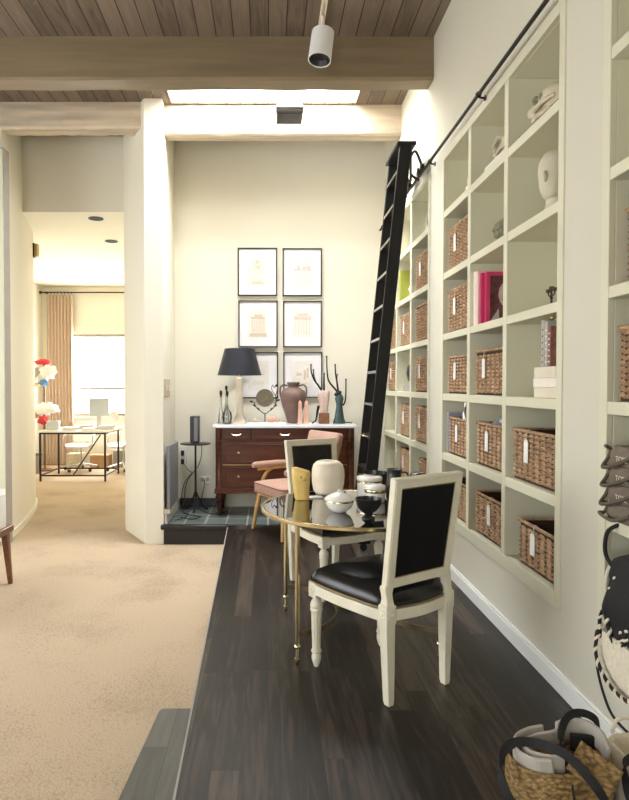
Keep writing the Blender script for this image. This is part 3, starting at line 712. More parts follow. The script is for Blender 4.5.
MB().lathe([(0.070, 0), (0.074, 0.004), (0.075, 0.085)], 36).build('body', m_porc, t, smooth=60)
MB().lathe([(0.0755, 0.0855), (0.078, 0.087), (0.078, 0.097), (0.0755, 0.0985)], 36).build('gold_band', m_brass, t)
MB().lathe([(0.077, 0.099), (0.079, 0.102), (0.078, 0.118), (0.072, 0.123), (0.03, 0.126), (0.001, 0.1265)], 36).build('lid', m_porc, t, smooth=60)
t = thing('trinket_box', (0.628, 3.565, z), 'small round white box with gold band between canister and black bowl', 'box')
MB().lathe([(0.050, 0), (0.056, 0.006), (0.059, 0.056)], 32).build('body', m_porc, t, smooth=60)
MB().lathe([(0.0595, 0.0565), (0.062, 0.058), (0.062, 0.074), (0.060, 0.0755)], 32).build('gold_band', m_brass, t, smooth=60)
MB().lathe([(0.061, 0.076), (0.063, 0.079), (0.062, 0.093), (0.055, 0.099), (0.001, 0.102)], 32).build('lid', m_porc, t, smooth=60)
t = thing('serving_bowl', (0.665, 3.86 - 0.0, z), 'wide black bowl behind the white canisters', 'bowl')
MB().lathe([(0.05, 0), (0.055, 0.004), (0.085, 0.04), (0.098, 0.09), (0.103, 0.128), (0.100, 0.130), (0.094, 0.09), (0.08, 0.045), (0.001, 0.03)], 40).build('body', m_blackc, t, smooth=60)
t = thing('pewter_jug', (0.752, 3.62, z), 'dark pewter jug partly hidden by the near chair', 'jug')
MB().lathe([(0.042, 0), (0.046, 0.004), (0.050, 0.04), (0.046, 0.10), (0.041, 0.15), (0.046, 0.178), (0.049, 0.184), (0.046, 0.185), (0.038, 0.15), (0.04, 0.08), (0.001, 0.02)], 28).build('body', m_pewter, t, smooth=60)
MB().tube(smoothpath([(0.046, 0, 0.165), (0.075, 0, 0.16), (0.085, 0, 0.115), (0.07, 0, 0.07), (0.049, 0, 0.055)], 5), 0.006, 8).build('handle', m_pewter, t)
t = thing('globe_vase', (0.868, 3.50, z), 'glossy black globe vase peeping over the near chair back', 'vase')
MB().lathe([(0.03, 0), (0.045, 0.01), (0.068, 0.06), (0.073, 0.10), (0.066, 0.145), (0.045, 0.175), (0.03, 0.182), (0.028, 0.178)], 32).build('body', m_blackc, t, smooth=80)
t = tag(MB().box((0.275, 3.70, TZ + 0.0028), (0.115, 0.07, 0.004), (0, 0, 0.1)).build('folded_card', m_tag), 'small white card lying on the glass in front of the round vase', 'card')

# ------------------------------------------------------------------ commode
DX0, DX1, DY0, DY1, DT = -0.571, 0.937, 6.57, 7.05, 0.989
ox, oy = (DX0 + DX1) / 2, DY0
t = thing('commode', (ox, oy, 0), 'mahogany commode with white marble top against the back wall', 'dresser')
W2 = (DX1 - DX0) / 2; DEP = DY1 - DY0
b = MB(); b.bx(-W2 + 0.05, W2 - 0.05, 0.012, DEP, 0.262, 0.955); b.bx(-W2, -W2 + 0.05, 0.05, DEP, 0.262, 0.955); b.bx(W2 - 0.05, W2, 0.05, DEP, 0.262, 0.955)
b.build('carcass', m_mahogd, t)
MB().bx(-W2 - 0.025, W2 + 0.025, -0.025, DEP + 0.01, 0.956, DT).build('marble_top', m_marble, t, bevel=0.006)
b = MB(); b.bx(-W2 - 0.012, W2 + 0.012, -0.012, DEP, 0.248, 0.262); b.bx(-W2 - 0.006, W2 + 0.006, -0.006, 0.012, 0.262, 0.30); b.bx(-W2 + 0.055, W2 - 0.055, 0.0, 0.012, 0.808, 0.823); b.build('base_moulding', m_mahog, t, bevel=0.004)
for s in (-1, 1):
    b = MB(); fluted(b, [(0.036, 0.301, 0), (0.036, 0.32, 0), (0.032, 0.33, 1), (0.032, 0.79, 1), (0.036, 0.80, 0), (0.038, 0.83, 0), (0.036, 0.955, 0)], (s * (W2 - 0.042), 0.036), 8)
    b.build('corner_column', m_mahog, t)
    for y in (0.04, DEP - 0.05):
        MB().lathe([(0.014, 0.001), (0.020, 0.02), (0.026, 0.10), (0.034, 0.155), (0.024, 0.165), (0.040, 0.178), (0.046, 0.20), (0.038, 0.222), (0.042, 0.247)], 18, (s * (W2 - 0.045), y, 0)).build('leg', m_mahogd, t, smooth=50)
def drawer(x0, x1, z0, z1, rails, hw):
    d = MB().bx(x0, x1, 0.0, 0.0115, z0, z1).build('drawer', m_mahog, t, bevel=0.003)
    m_ = 0.022
    f = MB(); iw = 0.010
    for a0, a1, c0, c1 in ((x0 + m_, x1 - m_, z0 + m_, z0 + m_ + iw), (x0 + m_, x1 - m_, z1 - m_ - iw, z1 - m_), (x0 + m_, x0 + m_ + iw, z0 + m_ + iw, z1 - m_ - iw), (x1 - m_ - iw, x1 - m_, z0 + m_ + iw, z1 - m_ - iw)):
        f.bx(a0, a1, -0.009, -0.0005, c0, c1)
    f.build('drawer_moulding', rails, d, bevel=0.002)
    return d
inn = W2 - 0.082
for x0, x1 in ((-inn, -inn + 0.30), (-inn + 0.312, inn - 0.312), (inn - 0.30, inn)):
    d = drawer(x0, x1, 0.828, 0.945, m_mahog, 0)
    xc = (x0 + x1) / 2; hp = smoothpath([(xc - 0.05, -0.006, 0.892), (xc - 0.045, -0.025, 0.886), (xc, -0.028, 0.880), (xc + 0.045, -0.025, 0.886), (xc + 0.05, -0.006, 0.892)], 4)
    h = MB().tube(hp, 0.004, 6); h.ball((xc - 0.05, -0.004, 0.892), 0.010, u=10, v=6); h.ball((xc + 0.05, -0.004, 0.892), 0.010, u=10, v=6)
    h.build('handle', m_brass, d)
for z0, z1 in ((0.562, 0.803), (0.305, 0.552)):
    d = drawer(-inn, inn, z0, z1, m_mahog, 0)
    for xc in (-inn + 0.17, inn - 0.17):
        zc = (z0 + z1) / 2
        h = MB(); h.lathe([(0.014, 0.0), (0.016, 0.004), (0.008, 0.010), (0.010, 0.018), (0.001, 0.024)], 14, (xc, -0.0005, zc), (PI / 2, 0, 0)); h.build('knob', m_brassd, d)
MB().bx(-inn, inn, -0.004, 0.0115, 0.553, 0.561).build('rail', m_brassd, t)

# lamp
t = thing('table_lamp', (-0.318, 6.80, DT + 0.001), 'cream column table lamp with a black tapered shade', 'lamp')
b = MB(); loft_sq(b, [(0.155, 0.155, 0.004, 0, 0, 0, 0), (0.155, 0.155, 0.004, 0.018, 0, 0, 0), (0.13, 0.13, 0.006, 0.035, 0, 0, 0), (0.10, 0.10, 0.012, 0.075, 0, 0, 0), (0.082, 0.082, 0.016, 0.12, 0, 0, 0), (0.072, 0.072, 0.016, 0.30, 0, 0, 0), (0.066, 0.066, 0.016, 0.44, 0, 0, 0), (0.078, 0.078, 0.014, 0.47, 0, 0, 0), (0.086, 0.086, 0.014, 0.50, 0, 0, 0), (0.03, 0.03, 0.010, 0.515, 0, 0, 0)], n=3)
b.build('column', m_alab, t, smooth=40)
MB().lathe([(0.012, 0.515), (0.012, 0.60), (0.02, 0.605), (0.02, 0.65), (0.004, 0.655), (0.004, 0.82), (0.012, 0.825), (0.008, 0.845), (0.001, 0.85)], 16).build('stem', m_brass, t)
b = MB(); b.lathe([(0.245, 0.538), (0.166, 0.832), (0.163, 0.832), (0.242, 0.538)], 48)
b.bm.faces.ensure_lookup_table()
for f in [f for f in b.bm.faces if len(f.verts) > 4]: b.bm.faces.remove(f)
vs = list(b.bm.verts); n = 48
for i in range(n): b.bm.faces.new((vs[i], vs[(i + 1) % n], vs[3 * n + (i + 1) % n], vs[3 * n + i]))
b.build('shade', m_navy, t, smooth=40)
# decanters
def decanter(x, y, prof, sh, label):
    t = thing('decanter', (x, y, DT + 0.001), label, 'bottle', 'glass decanters on the commode')
    MB().lathe(prof, 20).build('bottle', m_clear, t, smooth=60)
    z0 = prof[-1][1]
    MB().lathe([(0.006, z0 - 0.02), (0.006, z0 + 0.001), (0.013, z0 + 0.004), (0.017, z0 + 0.03), (0.012, z0 + sh), (0.001, z0 + sh + 0.006)], 14).build('stopper', m_blackc, t)
decanter(-0.525, 6.80, [(0.03, 0), (0.032, 0.01), (0.026, 0.10), (0.011, 0.20), (0.009, 0.30), (0.012, 0.315)], 0.05, 'slim glass decanter with black stopper, furthest left on the commode')
decanter(-0.470, 6.88, [(0.034, 0), (0.036, 0.01), (0.026, 0.12), (0.011, 0.24), (0.009, 0.355), (0.012, 0.37)], 0.05, 'tallest glass decanter with black stopper beside the lamp')
decanter(-0.448, 6.69, [(0.03, 0), (0.042, 0.012), (0.056, 0.07), (0.048, 0.125), (0.018, 0.17), (0.010, 0.21), (0.009, 0.295), (0.013, 0.31)], 0.05, 'round bellied glass decanter with black stopper before the lamp')
# mirror on a leafy iron stand
t = thing('vanity_mirror', (-0.034, 6.80, DT + 0.001), 'small round mirror on a black iron leaf stand', 'mirror')
zc = 0.285
MB().lathe([(0.098, -0.006), (0.100, 0.0), (0.098, 0.006)], 36, (0, 0, zc), (PI / 2, 0, 0)).build('mirror_disc', m_mirror, t)
b = MB(); b.lathe([(0.06, 0), (0.06, 0.006), (0.015, 0.012), (0.006, 0.02), (0.006, 0.115)], 20)
b.tube(smoothpath([(-0.115, 0, 0.245), (-0.105, 0, 0.19), (-0.05, 0, 0.14), (0, 0, 0.11), (0.05, 0, 0.14), (0.105, 0, 0.19), (0.125, 0, 0.26), (0.12, 0, 0.32)], 6), 0.005, 6)
b.tube([(-0.235, 0, zc + 0.005), (-0.10, 0, zc + 0.005)], 0.005, 6); b.tube([(0.10, 0, zc + 0.005), (0.15, 0, zc + 0.005)], 0.005, 6)
b.tube(smoothpath([(0.115, 0, 0.31), (0.075, 0, 0.38), (0.085, 0, 0.43), (0.105, 0, 0.40), (0.12, 0, 0.43), (0.14, 0, 0.42), (0.13, 0, 0.35), (0.115, 0, 0.31)], 5), 0.004, 6)
b.build('stand', m_iron, t)
for x, z_, a in ((-0.10, 0.19, 2.6), (-0.06, 0.145, 2.2), (-0.13, 0.24, 2.9), (0.06, 0.145, 0.9), (0.10, 0.19, 0.5), (0.13, 0.255, 0.3), (0.12, 0.41, 0.9)):
    MB().ball((x + 0.02 * math.cos(a), 0, z_ + 0.02 * math.sin(a)), 0.022, (1, 0.15, 0.45), 10, 6, (0, -a, 0)).build('leaf', m_iron, t)
# tray with little things
tag(MB().bx(-0.225, 0.20, 6.655, 6.80, DT + 0.0005, DT + 0.018).build('tray', m_marble, bevel=0.004), 'low white tray in front of the round mirror', 'tray')
t = thing('perfume_bottle', (-0.13, 6.72, DT + 0.019), 'short beige stoppered bottle on the left of the white tray', 'bottle')
MB().bx(-0.035, 0.035, -0.018, 0.018, 0, 0.035).build('body', m_beige, t, bevel=0.006); MB().lathe([(0.012, 0.0355), (0.012, 0.05)], 12).build('cap', m_brass, t)
t = tag(MB().ball((0.045, 6.725, DT + 0.054), 0.06, (1.0, 0.55, 0.58), 18, 12).ball((0.10, 6.725, DT + 0.045), 0.03, (1, .7, .8), 12, 8).build('pink_shell', m_pinkst, smooth=80), 'pink shell shaped ornament on the right of the white tray', 'ornament')
# amphora
t = thing('amphora', (0.285, 6.87, DT + 0.001), 'brown clay two handled urn in the middle of the commode', 'urn')
MB().lathe([(0.062, 0), (0.066, 0.01), (0.095, 0.10), (0.125, 0.19), (0.143, 0.27), (0.146, 0.315), (0.128, 0.365), (0.085, 0.392), (0.060, 0.402), (0.058, 0.43), (0.072, 0.445), (0.072, 0.46), (0.055, 0.462), (0.05, 0.42), (0.001, 0.40)], 36).build('body', m_terra, t, smooth=60)
for s in (-1, 1):
    MB().tube(smoothpath([(s * 0.060, 0, 0.42), (s * 0.11, 0, 0.432), (s * 0.142, 0, 0.405), (s * 0.148, 0, 0.35), (s * 0.138, 0, 0.29)], 6), 0.010, 8).build('handle', m_terra, t)
for x, lab in ((0.352, 'left one of a pair of pink stone obelisks before the urn'), (0.420, 'right one of a pair of pink stone obelisks before the urn')):
    b = MB(); loft_sq(b, [(0.058, 0.058, 0.003, 0, 0, 0, 0), (0.052, 0.052, 0.003, 0.02, 0, 0, 0), (0.036, 0.036, 0.003, 0.235, 0, 0, 0), (0.003, 0.003, 0.001, 0.262, 0, 0, 0)], n=1)
    o = tag(b.build('obelisk', m_pinkst, smooth=20, loc=(x, 6.70, DT + 0.001)), lab, 'ornament', 'pair of pink obelisks')
# antler sculptures
def branch(mb, pts, r0, r1):
    P = smoothpath(pts, 6); n = len(P)
    mb.tube(P, [r0 + (r1 - r0) * i / (n - 1) for i in range(n)], 8); mb.ball(P[-1], r1 * 1.5, u=8, v=6)
t = thing('antler_sculpture', (0.624, 6.80, DT + 0.001), 'rosy stone cup with black branches on a wooden cube', 'sculpture')
MB().bx(-0.056, 0.056, -0.05, 0.05, 0, 0.118).build('wooden_base', m_walnut, t, bevel=0.004)
b = MB(); loft_sq(b, [(0.07, 0.07, 0.02, 0.119, 0, 0, 0), (0.085, 0.085, 0.025, 0.15, 0, 0, 0), (0.10, 0.095, 0.03, 0.22, 0.0, 0, 0), (0.13, 0.11, 0.035, 0.30, -0.004, 0, 0), (0.134, 0.112, 0.03, 0.36, -0.004, 0, 0), (0.12, 0.10, 0.03, 0.368, -0.004, 0, 0)]); b.build('cup', m_rosy, t, smooth=50)
b = MB(); branch(b, [(-0.025, 0, 0.366), (-0.06, 0, 0.42), (-0.11, 0, 0.49), (-0.142, 0, 0.58), (-0.145, 0, 0.655)], 0.012, 0.007)
branch(b, [(-0.09, 0, 0.46), (-0.11, 0.02, 0.53), (-0.116, 0.02, 0.60)], 0.009, 0.006); branch(b, [(0.0, 0, 0.366), (0.0, 0, 0.46), (0.002, 0, 0.555)], 0.011, 0.007)
b.build('branches', m_iron, t); b = MB(); branch(b, [(-0.058, 0, 0.20), (-0.075, 0, 0.12), (-0.09, 0, 0.04), (-0.125, 0, 0.008)], 0.016, 0.006); b.build('claw_support', m_iron, t)
t = thing('antler_figure', (0.795, 6.80, DT + 0.001), 'verdigris draped figure with black branches at the right end', 'sculpture')
MB().lathe([(0.070, 0), (0.072, 0.01), (0.055, 0.06), (0.042, 0.14), (0.034, 0.20), (0.040, 0.24), (0.050, 0.275), (0.040, 0.31), (0.018, 0.335), (0.001, 0.34)], 20, sy=0.7).build('body', m_teal, t, smooth=60)
b = MB(); b.ball((-0.015, 0, 0.335), 0.036, (1.3, 0.8, 0.7), 14, 10, (0, -0.5, 0))
branch(b, [(-0.01, 0, 0.34), (-0.06, 0, 0.40), (-0.115, 0, 0.47), (-0.135, 0, 0.56), (-0.142, 0, 0.745)], 0.012, 0.007)
branch(b, [(-0.01, 0, 0.34), (-0.025, 0, 0.45), (-0.04, 0.01, 0.55), (-0.048, 0, 0.655)], 0.012, 0.007); branch(b, [(-0.02, 0, 0.42), (-0.03, -0.02, 0.50), (-0.025, -0.02, 0.55)], 0.008, 0.005)
branch(b, [(0.038, 0, 0.20), (0.062, 0, 0.24), (0.072, 0, 0.32), (0.074, 0, 0.49)], 0.010, 0.007); b.build('branches', m_iron, t)
b = MB(); branch(b, [(0.06, 0, 0.014), (0.10, -0.01, 0.012), (0.135, -0.01, 0.010)], 0.008, 0.005); b.build('root_branch', m_iron, t)

# ------------------------------------------------------------------ pictures on the back wall
kP = BY / 610
def picture(x0, x1, y0, y1, label, art):
    X0, X1 = (x0 - 268) * kP, (x1 - 268) * kP; Z1, Z0 = CAMZ - (y0 - 385) * kP, CAMZ - (y1 - 385) * kP
    xc, zc = (X0 + X1) / 2, (Z0 + Z1) / 2; hw, hh = (X1 - X0) / 2, (Z1 - Z0) / 2
    t = thing('framed_print', (xc, BY - 0.001, Z0), label, 'picture', 'framed prints on the back wall')
    f = MB(); q = 0.013
    for a, b_, c, d in ((-hw, hw, 0, q), (-hw, hw, 2 * hh - q, 2 * hh), (-hw, -hw + q, q, 2 * hh - q), (hw - q, hw, q, 2 * hh - q)): f.bx(a, b_, -0.028, 0, c, d)
    f.build('frame', m_frame, t)
    MB().bx(-hw + q, hw - q, -0.014, -0.002, q, 2 * hh - q).build('mount', m_mat, t)
    MB().bx(-hw * .52, hw * .52, -0.0155, -0.0142, hh * .42, hh * 1.62).build('print', m_inkp, t)
    ink = MB()
    def r(a0, a1, c0, c1): ink.bx(a0 * hw, a1 * hw, -0.0165, -0.0157, c0 * hh, c1 * hh)
    if art == 0:
        for zz in (0.62, 0.66, 0.95, 1.0, 1.05, 1.30, 1.42): r(-.28, .28, zz, zz + 0.018)
        r(-.30, .30, .50, .60); r(-.2, .2, .90, .93); r(-.16, .16, 1.12, 1.28); r(-.10, .10, 1.34, 1.5)
    elif art == 1:
        r(-.42, .46, 1.06, 1.10); r(-.38, -.1, 1.10, 1.16); r(-.26, -.12, 1.16, 1.30); r(0.0, .2, 1.10, 1.22); r(.24, .42, 1.10, 1.28); r(-.3, .3, .92, .935); r(-.3, .3, .60, .612); r(-.2, .22, .52, .532)
    elif art == 2:
        r(-.34, .36, 1.20, 1.30); r(-.2, .22, 1.30, 1.40)
        for k in range(7): r(-.32 + k * .10, -.27 + k * .10, .62, 1.18)
        r(-.42, .44, .50, .60); r(-.44, .46, .46, .49); r(-.36, -.34, 1.0, 1.45)
    elif art == 3:
        r(-.44, .46, 1.18, 1.34); r(-.42, .44, 1.12, 1.14); r(-.3, .3, 1.36, 1.46)
        for k in range(6): r(-.36 + k * .14, -.33 + k * .14, .55, 1.10)
    elif art == 4:
        r(0.0, .3, 1.02, 1.06); r(.05, .12, 1.06, 1.16); r(-.3, .3, .7, .72); r(-.3, .25, .62, .64)
    else:
        r(-.36, -.05, .98, 1.03); r(-.3, -.22, 1.03, 1.14); r(-.16, -.06, 1.03, 1.1); r(.06, .16, .80, 1.22); r(.2, .3, .86, 1.3); r(-.34, .32, .62, .635)
    ink.build('drawing', (m_ink, m_ink2, m_inkb, m_ink, m_ink2, m_inkb)[art], t)
picture(238, 277, 249, 296.5, 'framed print at upper left with stacked tan ornaments drawing', 0)
picture(282.5, 321.5, 249.5, 296.8, 'framed print at upper right with grey landscape drawing', 1)
picture(238.6, 277.5, 301, 347.5, 'framed print at middle left with brown building drawing', 2)
picture(283, 321.5, 301.5, 347.5, 'framed print at middle right with pale tan columns drawing', 3)
picture(239, 278, 352.3, 398.5, 'framed print at lower left, half hidden by the lampshade', 4)
picture(283.3, 322, 352.3, 397.8, 'framed print at lower right, behind the urn and branches', 5)

# ------------------------------------------------------------------ pink armchair
t = thing('armchair', (0.245, 5.84, 0), 'dusty pink upholstered armchair with honey wood legs before the commode', 'armchair', rz=2.061)
b = MB(); loft_sq(b, [(0.57, 0.57, 0.05, 0.375, 0, 0, 0), (0.585, 0.585, 0.05, 0.385, 0, 0, 0), (0.585, 0.585, 0.05, 0.455, 0, 0, 0), (0.57, 0.57, 0.05, 0.475, 0, 0, 0), (0.46, 0.46, 0.06, 0.492, 0, 0, 0), (0.2, 0.2, 0.06, 0.498, 0, 0, 0)]); b.build('seat', m_pinkfab, t, smooth=60)
for zz in (0.470, 0.385):
    MB().tube([(x, y, zz) for x, y in rrect(0.586, 0.586, 0.05, 6)], 0.006, 6, True).build('piping', m_pinkdk, t)
b = MB(); B = Matrix.Translation((0, -0.29, 0.46)) @ Matrix.Rotation(0.22, 4, 'X')
rs = []
for zz, wx, wy in ((0, 0.42, 0.06), (0.015, 0.45, 0.085), (0.20, 0.49, 0.095), (0.40, 0.53, 0.09), (0.485, 0.535, 0.08), (0.505, 0.51, 0.05)):
    rs.append([(x, y + 0.03, zz) for x, y in rrect(wx, wy, min(0.03, wy / 2 - 0.002), 4)])
b.rings(rs); bmesh.ops.transform(b.bm, matrix=B, verts=b.bm.verts); b.build('backrest', m_pinkfab, t, smooth=60)
for s in (-1, 1):
    for y, dy in ((0.235, 0.055), (-0.235, -0.06)):
        b = MB(); b.tube([(s * 0.245, y, 0.376), (s * 0.272, y + dy * .6, 0.16), (s * 0.292, y + dy, 0.010)], [0.026, 0.021, 0.014], 12); b.build('leg', m_beech, t)
    b = MB(); b.tube(smoothpath([(s * 0.285, 0.14, 0.40), (s * 0.315, 0.17, 0.47), (s * 0.32, 0.12, 0.55), (s * 0.32, 0.06, 0.59)], 5), 0.017, 10); b.tube(smoothpath([(s * 0.31, -0.32, 0.58), (s * 0.27, -0.34, 0.57), (s * 0.235, -0.335, 0.56)], 4), 0.017, 10)
    b.tube([(s * 0.32, 0.22, 0.589), (s * 0.318, -0.05, 0.595), (s * 0.31, -0.33, 0.585)], 0.016, 10); b.build('arm_frame', m_beech, t)
    b = MB(); P = [(s * 0.322, 0.275, 0.628), (s * 0.322, 0.24, 0.631), (s * 0.32, 0.0, 0.637), (s * 0.312, -0.29, 0.627), (s * 0.312, -0.32, 0.625)]
    b.sweep(P, lambda i: [((0.024, 0.032, 0.032, 0.03, 0.02)[i] * math.cos(a) , (0.028, 0.038, 0.036, 0.034, 0.022)[i] * math.sin(a)) for a in [2 * PI * k / 14 for k in range(14)]], up=(0, 0, 1)); b.build('armrest', m_pinkfab, t, smooth=60)
MB().bx(-0.25, 0.25, -0.25, 0.25, 0.345, 0.374).build('seat_frame', m_beech, t, bevel=0.006)

# ------------------------------------------------------------------ alcove: pedestal table, router, cables, panel, plates
t = thing('pedestal_table', (-0.815, 6.84, 0.0015), 'small round black pedestal table with tripod foot in the alcove', 'table')
MB().lathe([(0.165, 0.752), (0.172, 0.757), (0.172, 0.763), (0.168, 0.766)], 36).build('table_top', m_blackp, t)
MB().lathe([(0.012, 0.15), (0.022, 0.17), (0.024, 0.20), (0.014, 0.225), (0.012, 0.40), (0.011, 0.73), (0.02, 0.745), (0.045, 0.7515)], 16).build('stem', m_blackp, t)
for k in range(3):
    a = 0.5 + k * 2 * PI / 3
    MB().tube(smoothpath([(0.012 * math.cos(a), 0.012 * math.sin(a), 0.20), (0.05 * math.cos(a), 0.05 * math.sin(a), 0.12), (0.11 * math.cos(a), 0.11 * math.sin(a), 0.03), (0.145 * math.cos(a), 0.145 * math.sin(a), 0.010)], 5), 0.009, 8).build('foot', m_blackp, t)
t = thing('router', (-0.818, 6.83, 0.7685), 'upright black internet router on the pedestal table', 'router')
MB().bx(-0.048, 0.048, -0.08, 0.08, 0.012, 0.305).build('body', m_plastb, t, bevel=0.008); MB().bx(-0.04, 0.04, -0.06, 0.06, 0, 0.012).build('foot', m_plastb, t)
MB().bx(-0.002, 0.04, -0.083, -0.0805, 0.03, 0.29).build('front_panel', m_grey, t, bevel=0.001)
def cable(pts, label, r=0.004):
    tag(MB().tube(smoothpath(pts, 8), r, 6).build('power_cable', m_plastb), label, 'cable', 'black cables behind the pedestal table')
cable([(-0.80, 6.92, 0.80), (-0.76, 6.98, 0.70), (-0.80, 7.04, 0.50), (-0.94, 7.06, 0.30), (-0.965, 7.0, 0.10), (-0.95, 6.80, 0.010), (-0.86, 6.62, 0.007), (-0.90, 6.45, 0.007), (-0.97, 6.35, 0.007)], 'black cable looping from the router down to the floor')
cable([(-0.74, 7.062, 0.32), (-0.74, 7.03, 0.25), (-0.78, 7.03, 0.08), (-0.80, 6.96, 0.010), (-0.66, 6.70, 0.007), (-0.58, 6.66, 0.007), (-0.50, 6.72, 0.007), (-0.45, 6.80, 0.007)], 'black cable from the wall outlet running under the commode')
cable([(-0.985, 7.05, 0.52), (-0.93, 7.04, 0.44), (-0.88, 7.05, 0.40), (-0.92, 7.05, 0.36), (-0.98, 7.03, 0.25), (-1.0, 6.92, 0.010), (-0.93, 6.70, 0.007), (-0.80, 6.58, 0.007), (-0.72, 6.50, 0.007), (-0.80, 6.40, 0.007), (-0.93, 6.48, 0.007)], 'tangled black cable from the white adapter in the corner')
t = thing('wall_adapter', (-0.985, BY - 0.002, 0.45), 'white power adapter with two black plugs on the alcove corner', 'outlet')
MB().bx(-0.045, 0.035, -0.03, 0, 0, 0.26).build('body', m_plastw, t, bevel=0.004)
for zz in (0.05, 0.15): MB().bx(-0.025, 0.012, -0.046, -0.0305, zz, zz + 0.06).build('plug', m_plastb, t, bevel=0.003)
t = thing('wall_outlet', (-0.735, BY - 0.002, 0.275), 'metal double wall outlet low between table and commode', 'outlet')
MB().bx(-0.06, 0.06, -0.006, 0, 0, 0.085).build('plate', m_steel, t, bevel=0.002)
for x in (-0.03, 0.03): MB().bx(x - 0.018, x + 0.018, -0.009, -0.0065, 0.02, 0.065).build('socket', m_putty, t, bevel=0.002)
t = thing('heater_panel', (-1.022, 6.40, 0.115), 'slim dark grey heater panel on the alcove wall', 'heater')
MB().bx(0, 0.035, -0.27, 0.30, 0.05, 0.69).build('panel', m_grey, t, bevel=0.004); MB().bx(-0.03, 0.03, -0.26, 0.29, 0.0, 0.049).build('bottom_vent', m_cream, t, bevel=0.003)
t = thing('switch_plate', (-1.0535, 6.33, 1.30), 'cream double switch plate on the alcove wall by the pier', 'switch')
MB().bx(-0.018, 0.012, -0.16, 0.16, 0, 0.18).build('plate', m_plate, t, bevel=0.003)
for y in (-0.08, 0.08): MB().bx(0.0125, 0.020, y - 0.02, y + 0.02, 0.06, 0.12).build('switch', m_cream, t, bevel=0.002)

# ------------------------------------------------------------------ library ladder and its rail
RZ, RX = 3.20, 1.29
t = thing('ladder_rail', (RX, 4.0, RZ), 'long black metal rail along the top of the bookcases', 'rail')
MB().tube([(0, -3.2, 0), (0, 3.06, 0)], 0.012, 10).build('bar', m_iron, t)
for y in (1.70, 2.75, 3.78, 4.90, 6.9):
    b = MB(); b.tube([(0.0, y - 4, -0.014), (0.02, y - 4, -0.02), (0.041, y - 4, -0.02)], 0.007, 8); b.lathe([(0.018, -0.003), (0.018, 0.003)], 12, (0.040, y - 4, -0.02), (0, PI / 2, 0)); b.ball((0, y - 4, 0), 0.019, u=10, v=8); b.build('bracket', m_iron, t)
LY0, LY1 = 5.20, 5.66
def lx(z): return 1.165 - (3.47 - z) * 0.1
t = thing('library_ladder', (lx(0), (LY0 + LY1) / 2, 0), 'tall black rolling library ladder leaning on the bookcase', 'ladder')
ox, oy = lx(0), (LY0 + LY1) / 2
for y in (LY0, LY1):
    b = MB(); b.rings([[(lx(z_) - ox + a * 0.05, y - oy + c * 0.016, z_) for a, c in ((1, 1), (-1, 1), (-1, -1), (1, -1))] for z_ in (0.06, 3.44)])
    b.build('stile', m_ladder, t, bevel=0.003)
    cst = MB(); cst.bx(lx(0) - ox - 0.035, lx(0) - ox + 0.035, y - oy - 0.024, y - oy + 0.024, 0.062, 0.10); cst.bx(lx(0) - ox - 0.02, lx(0) - ox + 0.02, y - oy - 0.024, y - oy - 0.018, 0.02, 0.07); cst.bx(lx(0) - ox - 0.02, lx(0) - ox + 0.02, y - oy + 0.018, y - oy + 0.024, 0.02, 0.07)
    cst.lathe([(0.030, -0.014), (0.032, -0.010), (0.032, 0.010), (0.030, 0.014)], 20, (lx(0) - ox, y - oy, 0.0335), (PI / 2, 0, 0)); cst.build('caster', m_iron, t)
    hk = MB(); zt = 3.30; x0 = lx(zt) - ox + 0.052
    hk.bx(x0, x0 + 0.012, y - oy - 0.02, y - oy + 0.02, zt - 0.16, zt + 0.10)
    hk.tube(smoothpath([(x0 + 0.01, y - oy, zt + 0.06), (x0 + 0.05, y - oy, zt + 0.09), (RX - ox + 0.02, y - oy, RZ + 0.045), (RX - ox, y - oy, RZ + 0.034)], 5), 0.012, 8)
    hk.tube(smoothpath([(x0 + 0.01, y - oy, zt - 0.10), (x0 + 0.03, y - oy, zt - 0.12), (RX - ox - 0.01, y - oy, RZ - 0.05)], 5), 0.012, 8)
    for dy in (-0.05, 0.05): hk.lathe([(0.022, -0.008), (0.026, -0.004), (0.016, 0), (0.026, 0.004), (0.022, 0.008)], 16, (RX - ox, y - oy + dy, RZ + 0.034), (0, PI / 2, 0)) if False else hk.lathe([(0.038, -0.012), (0.024, 0), (0.038, 0.012)], 16, (RX - ox, y - oy + dy, RZ + 0.038), (0, PI / 2, 0))
    hk.tube([(RX - ox, y - oy - 0.05, RZ + 0.038), (RX - ox, y - oy + 0.05, RZ + 0.038)], 0.008, 8)
    hk.build('roller_hook', m_iron, t)
for k in range(11):
    z_ = 0.40 + 0.283 * k
    b = MB(); b.bx(lx(z_) - ox - 0.045, lx(z_) - ox + 0.048, LY0 - oy + 0.0165, LY1 - oy - 0.0165, z_ - 0.011, z_ + 0.011); b.build('rung', m_ladder, t, bevel=0.003)
    # bright metal nosing on the tread
    MB().bx(lx(z_) - ox - 0.050, lx(z_) - ox - 0.0455, LY0 - oy + 0.018, LY1 - oy - 0.018, z_ - 0.010, z_ + 0.012).build('tread_nosing', m_chrome, t)
MB().bx(lx(3.45) - ox - 0.075, lx(3.45) - ox + 0.085, LY0 - oy - 0.03, LY1 - oy + 0.03, 3.441, 3.470).build('top_cap', m_ladder, t, bevel=0.004)

